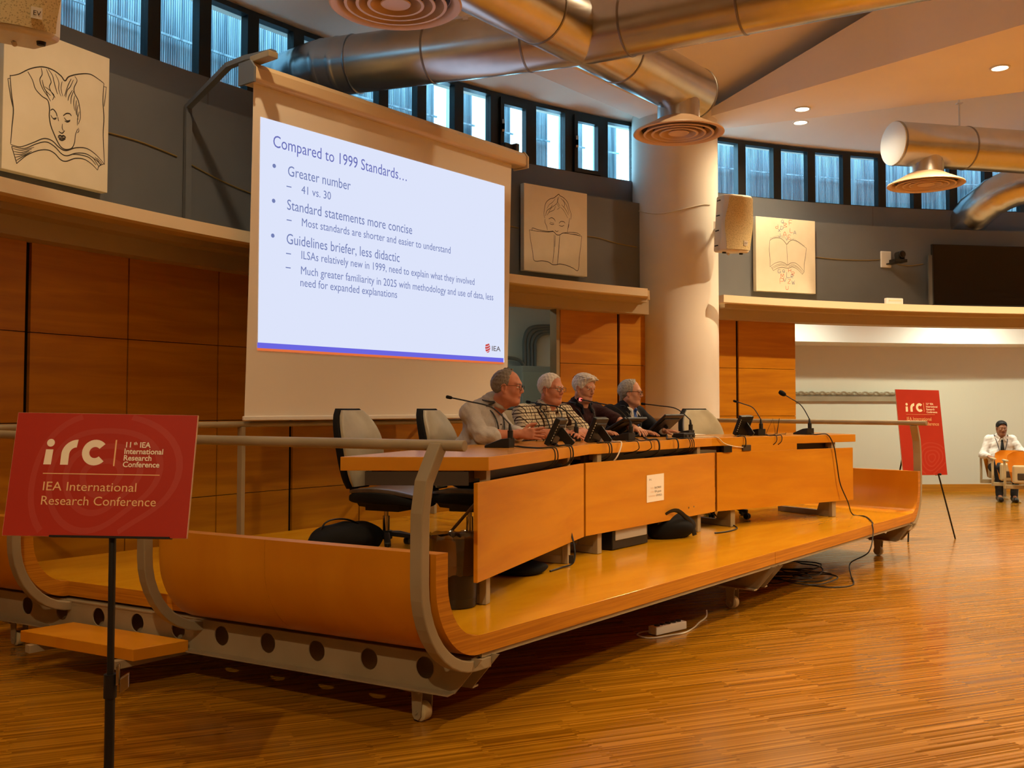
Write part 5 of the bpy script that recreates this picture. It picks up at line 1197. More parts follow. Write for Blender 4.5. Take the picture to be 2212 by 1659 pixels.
# ---- office chair, facing +x
def srect(hx, hy, n=28, e=.45):
    out = []
    for i in range(n):
        a = 2*PI*i/n; c, s = math.cos(a), math.sin(a); out.append((math.copysign(abs(c)**e, c)*hx, math.copysign(abs(s)**e, s)*hy))
    return out
def make_chair():
    t = thing('office_chair', 'x', 'chair', (0, 0, 0))
    def back(mb, dx, tk, hw, z0, z1, bulge):
        rings = []; n = 12
        for i in range(n+1):
            h = i/n; z = z0+(z1-z0)*h; e = math.sin(PI*min(1, max(0, .06+.88*h)))**.35
            cx = -.235-.085*h+.035*math.sin(PI*h*1.1)+dx; w = hw*(.90+.14*math.sin(PI*h*.8))*e
            rings.append([V(cx+p[0]+bulge*(p[1]/hw)**2, p[1], z+.02*(p[1]/hw)**2*h) for p in srect(tk*max(e, .5), w)])
        mb.loft(rings, 0, True)
    mb = MB(); back(mb, -.016, .042, .25, .43, 1.0, .02); mb.build('backrest', M['blackf'], t, world=False)
    mb = MB(); back(mb, .024, .022, .238, .445, .988, .022); mb.build('back_cushion', M['leather'], t, world=False)
    def seat(mb, dz, tk, hw, hl):
        rings = []; n = 14
        for i in range(n+1):
            h = i/n; x = -.23+.56*h; e = math.sin(PI*min(1, max(0, .05+.9*h)))**.35
            z = .385+dz+.012*math.sin(PI*h)-.055*max(0, h-.72)**1.2*4*.5
            rings.append([V(x, p[1], z+p[0]+.018*(p[1]/hw)**2) for p in srect(tk*max(e, .55), hw*(.94+.06*h)*e)])
        mb.loft(rings, 0, True)
    mb = MB(); seat(mb, -.022, .052, .27, .25); mb.build('seat', M['blackf'], t, world=False)
    mb = MB(); seat(mb, .022, .026, .26, .24); mb.build('seat_cushion', M['leatherd'], t, world=False)
    mb = MB(); mb.bar([V(-.27, 0, .55), V(-.28, 0, .42), V(-.22, 0, .33), V(.02, 0, .315)], .07, .015, (0, 1, 0)); mb.build('back_strut', M['blackp'], t, world=False, bevel=.003)
    mb = MB(); mb.box((.02, 0, .305), (.28, .18, .05)); mb.tube([V(.02, .08, .30), V(.02, .24, .295)], .008, 8); mb.build('tilt_mechanism', M['blackp'], t, world=False, bevel=.008)
    mb = MB(); mb.tube([V(0, 0, .13), V(0, 0, .24)], .026, 18); mb.tube([V(0, 0, .22), V(0, 0, .30)], .016, 16); mb.build('gas_column', M['chrome'], t, world=False)
    base = MB(); base.tube([V(0, 0, .075), V(0, 0, .135)], .045, 18)
    for k in range(5):
        a = 2*PI*k/5+.3; d = V(math.cos(a), math.sin(a), 0); base.bar([d*.03+V(0, 0, .112), d*.16+V(0, 0, .100), d*.29+V(0, 0, .068)], .045, .03)
    b = base.build('base', M['blackp'], t, world=False, bevel=.006)
    for k in range(5):
        a = 2*PI*k/5+.3; d = V(math.cos(a), math.sin(a), 0); s_ = V(-d.y, d.x, 0); c = MB()
        for o in (-.014, .014): c.tube([d*.29+V(0, 0, .027)+s_*(o-.008), d*.29+V(0, 0, .027)+s_*(o+.008)], .027, 14)
        c.tube([d*.29+V(0, 0, .027), d*.29+V(0, 0, .075)], .008, 8); w = c.build('castor', M['blackp'], None, world=False); w.parent = b
    return t
CG = 'cream and black office chairs at the panel table'
ch0 = make_chair(); used = [False]
def chair(x, y, f, label):
    if not used[0]: used[0] = True; c = ch0; c.location = (x, y, DK); c.rotation_euler = (0, 0, rotz_of(f)); c['label'] = label; c['group'] = CG
    else: c = dup(ch0, (x, y, DK), rotz_of(f), label, CG)
    return c
chair(-.90, 7.0, (.90, -.43), 'empty cream-fronted office chair at the left, the one farthest from the seated men')
chair(-.30, 6.95, (.937, -.348), 'cream and black office chair behind the man in the grey linen shirt')
chair(.215, 7.62, (.55, -.835), 'office chair under the man in the plaid shirt')
chair(.52, 8.28, (.6, -.8), 'office chair under the man in the dark maroon shirt')
chair(.955, 8.75, (.72, -.69), 'office chair under the man in the black suit')
chair(1.93, 9.10, (.50, -.866), 'empty cream-fronted office chair at the right, in front of the column')

# ---- gooseneck microphones
IN = [inward(facet(i)[2]) for i in range(3)]
MG = 'gooseneck microphones on the panel table'
def mic(u, v, hu, hv, pi_, label, foam=False, led=False):
    b = onz(u, v, ZT1); iw = IN[pi_]; dx = facet(pi_)[2]
    # distance along the inward direction that puts the head on its sight line
    r = ray_(hu, hv); k = r.x/r.y; dist = (k*b.y-b.x)/(iw.x-k*iw.y); hp = b+iw*dist; hz = H+r.z*hp.y/r.y
    hp = V(hp.x, hp.y, hz)
    t = thing('gooseneck_microphone', label, 'microphone', tuple(b), rotz_of(iw), MG)
    a = MB(); a.prism([(-.055, 0), (.11, 0), (.11, .014), (.0, .055), (-.055, .062)], b-dx*.05, iw, V(0, 0, 1), dx, 0, .10); a.build('base', M['blackp'], t, bevel=.004)
    a = MB(); f = b-iw*.045+V(0, 0, .058); a.tube([f, f+V(0, 0, .05)], .018, 14); a.tube([f+V(0, 0, .05), f+V(0, 0, .09)+iw*.004], [.012, .007], 12); a.build('neck_socket', M['blackp'], t)
    st_ = f+V(0, 0, .09)+iw*.004; mid = st_+(hp-st_)*.28+V(0, 0, .055); pts = bez([st_, mid, st_+(hp-st_)*.66+V(0, 0, .03), hp], 8)
    a = MB(); a.tube(pts, .0048, 8); a.build('gooseneck', M['blackp'], t)
    d = (pts[-1]-pts[-2]).normalized(); a = MB()
    if foam: a.lathe([(0, -.05), (.016, -.048), (.023, -.03), (.025, .0), (.020, .02), (0, .03)], hp, d, 16)
    else: a.lathe([(.006, -.03), (.0105, -.02), (.0115, .004), (.009, .012), (0, .014)], hp, d, 14)
    h = a.build('mic_head', M['blackf'], t)
    if led: a = MB(); a.lathe([(.0118, -.026), (.0125, -.024), (.0125, -.012), (.0118, -.010)], hp, d, 14); a.build('light_ring', M['led'], h)
    return b
m1 = mic(1088, 967, 968, 858, 0, 'gooseneck microphone nearest the left end, in front of the grey linen shirt')
m2 = mic(1234, 953, 1140, 868, 1, 'gooseneck microphone in front of the man in plaid, between the two small monitors')
m3 = mic(1352, 951, 1250, 862, 1, 'gooseneck microphone with a red light ring in front of the maroon shirt', led=True)
m4 = mic(1482, 944, 1388, 872, 1, 'gooseneck microphone pointing at the man in the black suit')
m5 = mic(1636, 940, 1587, 866, 2, 'thin-headed gooseneck microphone beside the rightmost small monitor')
m6 = mic(1741, 938, 1688, 848, 2, 'gooseneck microphone with a foam head at the right end of the table', foam=True)
# ---- monitors seen from behind
def monitor(c, iw, w, h, th, rec, label, lift=.0, stand=False, ports=True):
    c = Vector(c); dx = V(-iw.y, iw.x, 0); up_ = (V(0, 0, 1)*math.cos(rec)-iw*math.sin(rec)).normalized(); nn = (iw*math.cos(rec)+V(0, 0, 1)*math.sin(rec)).normalized()
    t = thing('table_monitor', label, 'monitor', tuple(c), rotz_of(iw), 'monitors standing on the panel table')
    o = c+V(0, 0, lift)+up_*(h/2)-V(0, 0, 0)+nn*0
    o.z += th/2*math.sin(rec)
    a = MB(); a.box(o, (w, th, h), dx, -nn, az=up_); bd_ = a.build('housing', M['blackp'], t, bevel=.005)
    a = MB(); a.box(o+nn*(th/2+.0008), (w*.9, .0016, h*.86), dx, -nn, az=up_); a.build('screen', M['blackg'], t)
    a = MB(); a.box(o-nn*(th/2+.004)-up_*.01, (w*.8, .008, h*.72), dx, -nn, az=up_); a.build('back_cover', M['blackp'], t, bevel=.003)
    if ports:
        a = MB()
        for i in range(7): a.box(o-nn*(th/2+.001)+dx*(w*.44)+up_*(h*(.32-.1*i)), (.008, .003, .007), dx, -nn, az=up_)
        a.build('port', M['whitec'], t)
    if stand:
        a = MB(); a.bar([c+V(0, 0, .008), c+V(0, 0, lift*.6)-iw*.0, o-nn*th*.5], .07, .02, dx); a.box(c+V(0, 0, .007), (.16, .12, .012), dx); a.build('stand', M['blackp'], t, bevel=.003)
    else:
        a = MB(); a.bar([o-nn*th*.5+up_*h*.1, V(o.x, o.y, c.z+.004)-iw*.11], .06, .008, dx); a.build('prop_leg', M['blackp'], t, bevel=.002)
monitor(onz(1188, 963, ZT1), IN[0], .165, .19, .035, R_(26), 'small black monitor leaning in front of the clasped hands')
monitor(onz(1278, 956, ZT1), IN[1], .165, .19, .035, R_(26), 'second small black monitor, in front of the maroon shirt')
monitor(onz(1352, 946, ZT1)+IN[1]*.12, IN[1], .36, .25, .02, R_(62), 'wide flat black screen tilted back in front of the suited man', .04, True, False)
monitor(onz(1440, 943, ZT1)+IN[1]*.10, IN[1], .34, .24, .018, R_(50), 'wide thin black screen tilted back on a stand, right of the suited man', .03, True, False)
monitor(onz(1598, 940, ZT1), IN[2], .165, .19, .035, R_(26), 'rightmost small black monitor on the table, standing alone')
# ---- small things on the table
t = thing('adapter_hub', 'small black adapter box with plugs at the table edge right of the suited man', 'adapter', tuple(onz(1478, 945, ZT1)))
a = MB(); p = onz(1478, 946, ZT1); dxm = facet(1)[2]; a.box(p+V(0, 0, .022), (.20, .10, .04), dxm); a.build('case', M['blackp'], t, bevel=.004)
for o in (-.06, 0, .06):
    a = MB(); a.box(p+dxm*o-IN[1]*.055+V(0, 0, .02), (.025, .02, .014), dxm); a.build('plug', M['darksteel'], t)
def sheet(u, v, w, h, rot, label, z=ZT1+.0015):
    p = onz(u, v, ZT1); a = MB(); a.box((p.x, p.y, z), (w, h, .002), (math.cos(rot), math.sin(rot), 0)); tag(a.build('paper_sheet', M['paper']), label, 'paper', 'papers on the table')
sheet(1248, 950, .15, .21, .9, 'white sheet of paper lying between the two small monitors')
sheet(1492, 938, .16, .22, .7, 'white paper lying behind the adapter box')
p = onz(1375, 944, ZT1); a = MB(); a.box(p+V(0, 0, .012)+IN[1]*.05, (.42, .14, .018), dxm); kb = a.build('keyboard', M['blackp'], bevel=.004); tag(kb, 'black keyboard under the hand of the suited man', 'keyboard')
t = thing('wire_stand', 'thin black wire book stand on the right part of the table', 'stand', tuple(onz(1677, 938, ZT1)))
p = onz(1677, 938, ZT1); dx2 = facet(2)[2]
for sg in (-1, 1):
    a = MB(); b0 = p+dx2*.075*sg; a.tube([b0-IN[2]*.05+V(0, 0, .02), b0-IN[2]*.05+V(0, 0, .004), b0+IN[2]*.06+V(0, 0, .004), b0+V(0, 0, .15)-dx2*.03*sg, p+dx2*.01*sg+V(0, 0, .004)], .0028, 6); a.build('wire_frame', M['blackp'], t)
# ---- cables over the table edge
def TE(i, t_, o, z): A_, _, dx, _ = facet(i); return A_+dx*t_+IN[i]*o+V(0, 0, z)
def t_at(i, u):     # distance along the facet seen at picture column u
    A_, B_, dx, _ = facet(i); k = (u-1106)/2100*1.0; yy = math.cos(PITCH); best = 0
    lo, hi = 0, (B_-A_).length
    for _ in range(40):
        m_ = (lo+hi)/2; q = A_+dx*m_; uu = 1106+2100*q.x/(q.y*yy+(1.15-H)*math.sin(PITCH))
        if uu < u: lo = m_
        else: hi = m_
    return lo
CB = 'cables hanging over the table edge'
def edge_cable(i, src, u, drop, r, label, m='rubber', du=0, deep=.10):
    tt = t_at(i, u); s = Vector(src); zt = ZT1+r
    e0 = TE(i, tt, .07, zt); e1 = TE(i, tt+du*.3, .0, zt+.004); e2 = TE(i, tt+du*.6, -.022, ZT1-.03); e3 = TE(i, tt+du, -.012, ZT1-drop*.7); e4 = TE(i, tt+du, .05, ZT1-drop); e5 = TE(i, tt+du, .05+deep, ZT1-drop-.02)
    s0 = V(s.x, s.y, zt+.006); mid = (s0+e0)/2+V(0, 0, .0); mid.z = zt
    a = MB(); a.tube(bez([s0, mid, e0, e1, e2, e3, e4, e5], 6), r, 7); tag(a.build('table_cable', M[m]), label, 'cable', CB)
edge_cable(0, m1-IN[0]*.07, 1192, .12, .004, 'black cable from the leftmost microphone, left of the pair over the table edge')
edge_cable(0, m1-IN[0]*.07+dxm*.03, 1198, .12, .004, 'black cable from the leftmost microphone, right of the pair over the table edge')
edge_cable(0, onz(1192, 960, ZT1), 1226, .13, .004, 'black cable below the monitor by the clasped hands, left of a close pair')
edge_cable(0, onz(1198, 958, ZT1), 1231, .13, .005, 'black cable below the monitor by the clasped hands, right of a close pair')
edge_cable(1, onz(1300, 950, ZT1), 1316, .12, .005, 'black cable curling over the edge below the second small monitor')
edge_cable(1, onz(1290, 950, ZT1), 1311, .11, .004, 'thin black cable just left of the curl below the second small monitor')
edge_cable(1, onz(1300, 948, ZT1), 1347, .15, .005, 'white cable looping over the middle of the table edge', 'whitec', du=-.12)
edge_cable(1, onz(1345, 946, ZT1), 1375, .08, .0035, 'thin dark cable over the table edge right of the white one')
edge_cable(1, onz(1365, 945, ZT1), 1402, .08, .0035, 'thin dark cable over the edge below the wide flat screen')
edge_cable(1, onz(1385, 940, ZT1), 1419, .12, .007, 'thick black cable over the edge in front of the suited man')
edge_cable(1, onz(1440, 940, ZT1), 1460, .11, .006, 'black cable over the edge below the thin tilted screen')
for q, (u, dr) in enumerate(((1486, .10), (1490, .11), (1494, .12))):
    edge_cable(1, onz(1478, 944, ZT1), u, dr, .004, 'black cable in the bundle of three hanging from the adapter box')
edge_cable(2, onz(1602, 938, ZT1), 1607, .12, .005, 'black cable hanging below the rightmost small monitor')
edge_cable(2, m5-IN[2]*.05, 1690, .09, .004, 'black cable hooked over the edge left of the foam-headed microphone', du=-.05)
edge_cable(2, m5-IN[2]*.05+V(.05, .03, 0), 1678, .09, .004, 'black cable hooked over the edge below the wire stand', du=-.04)
a = MB(); a.tube(bez([onz(1490, 943, ZT1+.008), TE(2, t_at(2, 1545)-.0, .06, ZT1+.006), TE(2, t_at(2, 1550), -.004, ZT1), TE(2, t_at(2, 1562), -.014, 1.15), TE(2, t_at(2, 1585), -.010, 1.12), TE(2, t_at(2, 1616), -.006, 1.105)], 8), .004, 7)
tag(a.build('table_cable', M['whitec']), 'cream cable running from the adapter box along the right panel to a socket', 'cable')
a = MB(); a.box(TE(2, t_at(2, 1612), -.002, 1.105), (.10, .02, .05), dx2); tag(a.build('cable_socket', M['darksteel'], bevel=.003), 'small grey socket plate on the upper right front panel', 'socket')
a = MB(); a.box(TE(2, t_at(2, 1570), .0, 1.10), (.10, .03, .055), dx2); tag(a.build('cable_box', M['blackp'], bevel=.003), 'small black cable box where the right front panel begins', 'box')
# long cable: table, panel, deck, over the deck edge, floor
zt = ZT1+.005
pts = [m6-IN[2]*.06+V(0, 0, .012), TE(2, t_at(2, 1772), .05, zt), TE(2, t_at(2, 1786), -.006, zt), TE(2, t_at(2, 1795), -.03, 1.10), TE(2, t_at(2, 1800), -.035, .95), TE(2, t_at(2, 1806), -.04, .75), TE(2, t_at(2, 1818), -.06, .58), onz(1842, 1110, .445), onz(1870, 1115, .441), onz(1885, 1128, .441), PW(5.28, -.335, .437), PW(5.25, -.35, .36), PW(5.10, -.36, .22), onz(1838, 1215, .10), onz(1838, 1240, .02), onz(1843, 1262, .006), onz(1800, 1268, .006), onz(1740, 1262, .008)]
a = MB(); a.tube(bez(pts, 7), .0055, 7); tag(a.build('long_cable', M['rubber']), 'long black cable from the foam-headed microphone down the panel to the floor', 'cable')
# coil of cables on the floor
t = thing('cable_coil', 'tangled heap of black cables on the floor under the front of the stage', 'cable', tuple(onz(1735, 1256, 0)))
rs = random.Random(11); c0 = onz(1725, 1254, 0)
for k in range(9):
    cx, cy = c0.x+rs.uniform(-.28, .25), c0.y+rs.uniform(-.10, .25); rx, ry = rs.uniform(.14, .38), rs.uniform(.12, .3); ph = rs.uniform(0, 6); n = 26; zz = .007+.009*k
    loop = []
    for i in range(n+6):
        a_ = ph+2*PI*i/n; rr = 1+.12*math.sin(3*a_+k); loop.append(V(cx+rx*rr*math.cos(a_), cy+ry*rr*math.sin(a_), zz+.012*(1+math.sin(2*a_+k))+ (.10*max(0, math.sin(a_-1)) if k in (3, 6) else 0)))
    mb = MB(); mb.tube(loop, .0055, 6); mb.build('loop', M['rubber'], t)
# power strip
t = thing('power_strip', 'white power strip with black sockets on the floor under the stage edge', 'power strip', tuple(onz(1440, 1362, 0)))
p0, p1 = onz(1412, 1372, 0), onz(1473, 1358, 0); ax_ = (p1-p0).normalized(); pc = (p0+p1)/2
a = MB(); a.box(pc+V(0, 0, .03), ((p1-p0).length+.02, .07, .05), ax_); a.build('case', M['white'], t, bevel=.005)
for k in range(5):
    a = MB(); c_ = pc+ax_*((k-2)*.052)+V(0, 0, .055); a.tube([c_, c_+V(0, 0, .008)], .019, 14); a.build('socket', M['blackp'], t)
a = MB(); a.tube(bez([p0+V(0, 0, .03), onz(1385, 1366, .01), onz(1378, 1372, .006), onz(1405, 1378, .006), onz(1440, 1366, .006)-ax_.cross(V(0, 0, 1))*-.0+V(.03, -.06, 0), onz(1480, 1366, .006), onz(1500, 1355, .006), onz(1510, 1345, .006), onz(1526, 1332, .01), onz(1527, 1318, .06)], 7), .005, 7); a.build('cord', M['whitec'], t)
# ---- waste bin with clear bag
bc = onz(979, 1318, DK); bc = V(bc.x, bc.y+.11, DK)
t = thing('waste_bin', 'dark brown waste bin with a clear bag over its rim beside the curved stage end', 'bin', tuple(bc))
a = MB(); a.lathe([(0, .004), (.112, .004), (.115, .012), (.128, .345), (.131, .350), (.127, .350), (.118, .05), (0, .04)], bc, n=40); a.build('bucket', M['bin'], t)
a = MB(); rings = []; rs = random.Random(3)
for j, (r, z) in enumerate(((.120, .30), (.124, .352), (.131, .366), (.136, .34), (.137, .27), (.139, .20), (.140, .17))):
    rings.append([bc+V(math.cos(2*PI*i/48)*(r+rs.uniform(-.003, .004)), math.sin(2*PI*i/48)*(r+rs.uniform(-.003, .004)), z+rs.uniform(-.006, .008)) for i in range(48)])
a.loft(rings, 0, True, True, False); a.build('bag', M['bag'], t)
p0, p1 = onz(950, 1176, DK+.005), V(-.27, 6.9, 1.0)
d_ = ray_(1034, 1080); k_ = 6.45/d_.y; p1 = V(0, 0, H)+d_*k_
a = MB(); a.tube([p0, p1], .011, 10); tag(a.build('walking_cane', M['darksteel'] if False else mat('brown cane', '#5a4432', .5)), 'thin brown cane leaning under the table beside the waste bin', 'cane')
# ---- things under the table
bx = PW(2.80, .74, DK); t = thing('equipment_case', 'black equipment case with a pale front panel under the middle of the table', 'case', tuple(bx))
a = MB(); a.box(bx+V(0, 0, .19), (.50, .30, .37), facet(1)[2]); a.build('case', M['blackp'], t, bevel=.006)
a = MB(); a.box(bx+V(0, 0, .20)-IN[1]*.153, (.44, .012, .26), facet(1)[2]); a.build('front_plate', mat('pale grey panel', '#a8a296', .5), t, bevel=.002)
a = MB(); q = bx+V(0, 0, .25)-IN[1]*.165; a.tube(bez([q+dxm*.02, q+dxm*.05-V(0, 0, .06), q+dxm*.12-V(0, 0, .08), q+dxm*.19-V(0, 0, .03)], 6), .007, 7); a.build('handle', M['rubber'], t)
def lump(name, label, cat, base, parts, m, seed, strap=None):
    s = SDF(.008)
    for c_, r_, in parts: s.ell(np.array(base)+np.array(c_), r_, None, .05)
    o = s.build(name, M[m], None, wob(.010, 22, seed)); tag(o, label, cat)
    if strap:
        a = MB(); a.tube(bez([Vector(base)+V(*p) for p in strap], 6), .011, 8, sx=1.6, sy=.5); a.build('strap', M['rubber'], o)
b_ = PW(3.42, .62, DK); lump('shoulder_bag', 'black shoulder bag slumped on the stage under the middle of the table', 'bag', b_, (((0, 0, .09), (.17, .12, .10)), ((.08, .08, .09), (.15, .12, .10)), ((-.06, -.05, .07), (.12, .09, .08))), 'blackf', 2, [(-.1, -.1, .1), (-.05, -.16, .2), (.05, -.1, .22), (.16, -.02, .12), (.2, .0, .02)])
b_ = PW(1.26, 1.98, DK); lump('backpack', 'black backpack lying on the stage behind the leftmost empty chair', 'backpack', b_, (((0, 0, .10), (.20, .15, .11)), ((.10, .12, .10), (.18, .15, .11)), ((-.08, -.08, .08), (.15, .12, .09))), 'blackf', 3, [(-.15, -.1, .1), (-.10, -.08, .22), (0, .0, .24), (.1, .06, .20), (.2, .1, .1)])
b_ = PW(1.35, .55, DK); lump('laptop_bag', 'flat black laptop bag under the left front panel', 'bag', b_, (((0, 0, .035), (.17, .13, .035)), ((.08, .08, .035), (.15, .12, .035))), 'blackf', 4)
a = MB(); a.tube(bez([PW(1.55, .40, DK+.008), PW(1.70, .42, DK+.01), PW(1.80, .40, DK+.03), PW(1.84, .42, DK+.12), PW(1.87, .48, DK+.25)], 6), .006, 7); a.box(PW(1.79, .41, DK+.05), (.03, .03, .05)); tag(a.build('plug_cable', M['rubber']), 'black cable with a plug under the left front panel', 'cable')
a = MB(); a.tube(bez([PW(3.86, .45, DK+.007), PW(3.95, .42, DK+.007), PW(4.15, .42, DK+.007), PW(4.35, .50, DK+.007), PW(4.42, .70, DK+.06), PW(4.40, .8, DK+.2)], 6), .006, 7); tag(a.build('floor_cable', M['rubber']), 'thin cable on the stage under the gap between middle and right panels', 'cable')

# ================================================================== SIGNS
def irc(mb, o, ax, ay, s, m=0):
    o = Vector(o); ax = Vector(ax).normalized(); ay = Vector(ay).normalized()
    P = lambda pts: mb.add([o+ax*x*s+ay*y*s for x, y in pts], [list(range(len(pts)))], m)
    P([(0, 0), (.30, 0), (.33, .60), (.04, .60)]); P([(.20+.155*math.cos(a), .86+.155*math.sin(a)) for a in [2*PI*i/20 for i in range(20)]])
    n = 12; outer = [(.66, 0), (.66, .40)]+[(1.26-.60*math.cos(PI/2*i/n), .40+.62*math.sin(PI/2*i/n)) for i in range(1, n+1)]; inner = [(1.26-.30*math.cos(PI/2*i/n), .40+.32*math.sin(PI/2*i/n)) for i in range(n, -1, -1)]+[(.97, 0)]
    q = outer; r = inner[::-1]; k = min(len(q), len(r)); q2 = [(.66, 0)]+[(1.28-.62*math.cos(PI/2*i/n), .40+.60*math.sin(PI/2*i/n)) for i in range(n+1)]; r2 = [(.97, 0)]+[(1.24-.27*math.cos(PI/2*i/n), .40+.29*math.sin(PI/2*i/n)) for i in range(n+1)]
    for i in range(n+1): mb.add([o+ax*x*s+ay*y*s for x, y in (q2[i], q2[i+1], r2[i+1], r2[i])], [(0, 1, 2, 3)], m)
    n = 24; a0, a1 = R_(42), R_(318)
    for i in range(n):
        t0, t1 = a0+(a1-a0)*i/n, a0+(a1-a0)*(i+1)/n; mb.add([o+ax*x*s+ay*y*s for x, y in [(1.98+.51*math.cos(t0), .5+.51*math.sin(t0)), (1.98+.51*math.cos(t1), .5+.51*math.sin(t1)), (1.98+.22*math.cos(t1), .5+.22*math.sin(t1)), (1.98+.22*math.cos(t0), .5+.22*math.sin(t0))]], [(0, 1, 2, 3)], m)
def sign(TLp, TRp, BRp, BLp, label, ordinal, lay):
    TL, TR, BR, BL = [Vector(p) for p in (TLp, TRp, BRp, BLp)]
    rt = (TR-TL).normalized(); dn = (BL-TL); dn = (dn-rt*dn.dot(rt)); hgt = dn.length; dn.normalize(); up_ = -dn; w = (TR-TL).length; nn = rt.cross(up_)
    t = thing('conference_sign', label, 'sign', tuple((BL+BR)/2))
    a = MB(); c = TL+rt*w/2+dn*hgt/2; a.box(c-nn*.005, (w, .010, hgt), rt, -nn, az=up_); a.build('board', M['foam'], t)
    a = MB(); a.box(c+nn*.0004, (w*.997, .0008, hgt*.997), rt, -nn, az=up_); face = a.build('print_face', M['signred'], t)
    def at(u, v, l=.0012): return TL+rt*w*u+dn*hgt*v+nn*l
    a = MB()
    pu, pv, pr, rings = lay['rings']; cc = at(pu, pv, .001)
    for k in range(rings):
        r0 = pr*(.22+.26*k); r1 = r0+pr*.09; n = 48
        f = lambda a_, k=k: 1+.10*math.sin(2*a_+.5)+.07*math.sin(3*a_+k*.4)
        for i in range(n):
            t0, t1 = 2*PI*i/n, 2*PI*(i+1)/n
            q = [(r0*f(t0)*math.cos(t0), r0*f(t0)*math.sin(t0)), (r0*f(t1)*math.cos(t1), r0*f(t1)*math.sin(t1)), (r1*f(t1)*math.cos(t1), r1*f(t1)*math.sin(t1)), (r1*f(t0)*math.cos(t0), r1*f(t0)*math.sin(t0))]
            P_ = [cc+rt*x+up_*y for x, y in q]
            if all(0 < (p-TL).dot(rt) < w and 0 < (p-TL).dot(dn) < hgt for p in P_): a.add(P_, [(0, 1, 2, 3)])
    a.build('ring_pattern', M['signred2'], t, fixn=False)
    a = MB(); irc(a, at(*lay['irc']), rt, up_, lay['ircs']); a.build('logo', M['signink'], t, fixn=False)
    a = MB(); a.box(at(lay['bar'][0], (lay['bar'][1]+lay['bar'][2])/2), (w*.006+.001, .0006, hgt*(lay['bar'][2]-lay['bar'][1])), rt, -nn, az=up_); a.build('divider', M['signink2'], t)
    a = MB(); a.box(at((lay['line'][0]+lay['line'][1])/2, lay['line'][2]), (w*(lay['line'][1]-lay['line'][0]), .0006, .0025), rt, -nn, az=up_); a.build('divider', M['signink2'], t)
    sx, sy, sst, ssz = lay['small']
    for i, (s_, wd) in enumerate(((ordinal, None), ('International', None), ('Research', None), ('Conference', None))):
        a = MB()
        if i == 0:
            text_mesh(a, s_, at(sx, sy), rt, up_, ssz, bold=.02); text_mesh(a, 'th', at(sx, sy)+rt*ssz*1.18+up_*ssz*.34, rt, up_, ssz*.58, bold=.02); text_mesh(a, 'IEA', at(sx, sy)+rt*ssz*1.95, rt, up_, ssz, bold=.02)
        else: text_mesh(a, s_, at(sx, sy+sst*i), rt, up_, ssz, bold=.02)
        a.build('lettering', M['signink'], t, fixn=False)
    bx_, by, bst, bsz, bw = lay['big']
    for i, (s_, ww) in enumerate((('IEA International', bw[0]), ('Research Conference', bw[1]))):
        a = MB(); text_mesh(a, s_, at(bx_, by+bst*i), rt, up_, bsz, width=ww*w); a.build('lettering', M['signink2'], t, fixn=False)
    return t, TL, rt, dn, nn, w, hgt
TLs = V(-1.521, 3.0, 1.431); tl = R_(11)
def s1(u, v): d = ray_(u, v); nn = V(0, -math.cos(tl), math.sin(tl)); k = (TLs-V(0, 0, H)).dot(nn)/d.dot(nn); return V(0, 0, H)+d*k
t, TL, rt, dn, nn, w, hg = sign(s1(40, 892), s1(428, 898), s1(410, 1160), s1(15, 1158), 'near red landscape conference sign on a black pole stand at the left', '11',
    dict(rings=(.50, .52, .20, 4), irc=(.175, .425), ircs=.0775, bar=(.563, .215, .43), line=(.18, .82, .498), small=(.612, .275, .0535, .0235), big=(.185, .635, .115, .0385, (.51, .625))))
pc = s1(238, 1158)-nn*.02; px_, py_ = pc.x, pc.y
a = MB(); a.tube([V(px_, py_, .60), V(px_, py_, 1.06), pc-dn*.03-nn*.004], .0105, 14); a.build('upper_pole', M['blackp'], t)
a = MB(); a.tube([V(px_, py_, .10), V(px_, py_, .63)], .0145, 14); a.build('lower_pole', M['blackp'], t)
zc_ = V(px_, py_, .625); a = MB(); a.tube([zc_-V(0, 0, .045), zc_+V(0, 0, .025)], .019, 14); a.build('collar', M['blackp'], t)
a = MB(); a.box(zc_+V(.045, -.005, .0), (.03, .02, .045), (.8, .2, .5)); a.box(zc_+V(.025, -.006, .025), (.012, .014, .06), (.8, .1, .5)); a.build('clamp_lever', M['chrome'], t, bevel=.003)
a = MB(); a.box(pc+nn*.012+dn*.004, (.36, .03, .006), rt, -nn, az=-dn); a.box(pc-dn*.12-nn*.004, (.10, .02, .22), rt, -nn, az=-dn); a.build('holder', M['blackp'], t)
for k in range(3):
    an = R_(90+120*k); a = MB(); a.tube([V(px_, py_, .38), V(px_+.30*math.cos(an), py_+.30*math.sin(an), .01)], .009, 10); a.build('leg', M['blackp'], t)
def s2(u, v):
    d = ray_(u, v); nn = V(.30, -.93, .13).normalized(); o = V(4.45, 10.65, 1.2); k = (o-V(0, 0, H)).dot(nn)/d.dot(nn); return V(0, 0, H)+d*k
t, TL, rt, dn, nn, w, hg = sign(s2(1934, 840), s2(2028, 842), s2(2050, 1025), s2(1953, 1026), 'far red portrait conference sign on a black easel beyond the right handrail', '12',
    dict(rings=(.68, .80, .17, 4), irc=(.19, .262), ircs=.095, bar=(.61, .155, .26), line=(.19, .85, .293), small=(.66, .178, .032, .030), big=(.19, .365, .058, .056, (.56, .72))))
hold = s2(2027, 1024); bl_ = s2(1975, 1026)
fr = onz(2064, 1163, 0); fl = onz(1962, 1170, 0); apex = s2(1985, 850)-nn*.04+V(0, 0, .05)
a = MB(); a.tube([apex, fr], .009, 8); a.build('easel_leg', M['blackp'], t)
a = MB(); a.tube([apex-V(.02, 0, 0), fl], .009, 8); a.build('easel_leg', M['blackp'], t)
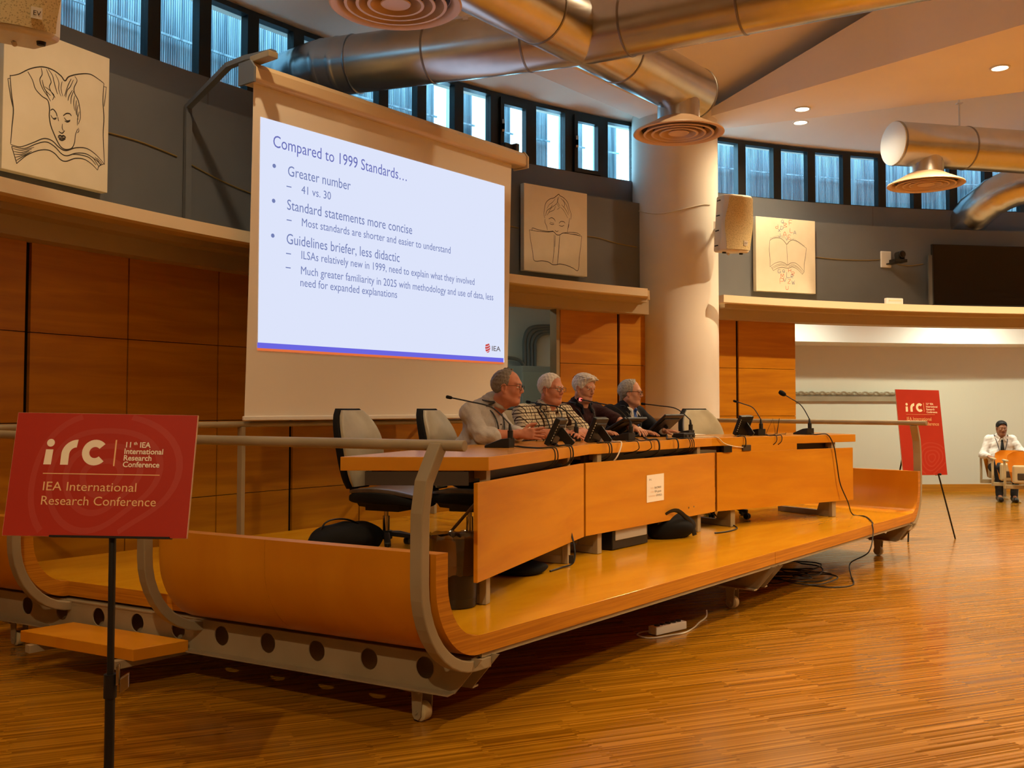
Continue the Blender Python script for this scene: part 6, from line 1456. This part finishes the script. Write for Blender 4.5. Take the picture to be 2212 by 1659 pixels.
bk_ = V(apex.x-.25, apex.y+.75, 0.01); d_ = ray_(1938, 1030); 
a = MB(); a.tube([apex, V(4.40, 11.45, .01)], .009, 8); a.build('easel_leg', M['blackp'], t)
a = MB(); a.tube([hold-nn*.04, hold+nn*.03], .010, 8); a.ball(hold+nn*.032, .013, n=10, m=6); a.build('easel_peg', M['blackp'], t)
a = MB(); a.tube([bl_-nn*.04, bl_+nn*.03], .010, 8); a.build('easel_peg', M['blackp'], t)

# ================================================================== AUDITORIUM SEATS
def aud(x, y, f, label, arm=True):
    f = V(f[0], f[1], 0).normalized(); l = V(-f.y, f.x, 0); o = V(x, y, 0)
    t = thing('auditorium_seat', label, 'seat', (x, y, 0), rotz_of(f), 'orange tip-up seats at the right edge')
    a = MB(); rings = []
    for i in range(11):
        h = i/10; z = .34+.45*h; e = .24*(.80+.20*min(1, h*1.6))*(1 if h < .86 else 1-.35*((h-.86)/.14)**2)
        ring = []
        for j in range(13):
            u = -1+2*j/12; ring.append(o+l*(u*e)+f*(-.10*h+.05*u*u)+V(0, 0, z))
        rings.append(ring)
    n_ = len(rings); front = rings; backr = [[p-f*.018 for p in r] for r in rings]
    a.loft([r+br[::-1] for r, br in zip(front, backr)], 0, True); a.build('backrest', M['orange'], t)
    a = MB(); a.box(o+f*.09-l*.02+V(0, 0, .46), (.09, .34, .27), f, l); a.build('tip_up_seat', M['plastic'], t, bevel=.03, seg=3)
    a = MB(); a.box(o+f*.135-l*.02+V(0, 0, .43), (.02, .22, .10), f, l); a.build('seat_hinge_cover', M['darksteel'], t, bevel=.01)
    a = MB(); a.box(o+V(0, 0, .27), (.07, .56, .06), f, l); a.build('beam', M['plastic'], t, bevel=.008)
    a = MB(); a.box(o+l*.05+V(0, 0, .13), (.06, .06, .26), f, l); a.box(o+l*.05+V(0, 0, .015), (.34, .08, .03), f, l); a.build('leg', M['plastic'], t, bevel=.008)
    for sg in ((-1, 1) if arm else (1,)):
        a = MB(); a.bar([o+l*.28*sg+V(0, 0, .24), o+l*.28*sg+V(0, 0, .40)+f*.02, o+l*.28*sg+V(0, 0, .66)+f*.0], .035, .03, f); a.bar([o+l*.28*sg+V(0, 0, .665)-f*.08, o+l*.28*sg+V(0, 0, .665)+f*.22], .045, .025); a.build('armrest', M['plastic'], t, bevel=.006)
aud(7.66, 14.55, (-.30, -.95), 'nearest orange tip-up seat cut off by the right edge of the view')
aud(7.74, 15.08, (-.30, -.95), 'orange tip-up seat between the nearest seat and the distant man')
aud(7.84, 15.66, (-.30, -.95), 'seat under the distant man in the white shirt')
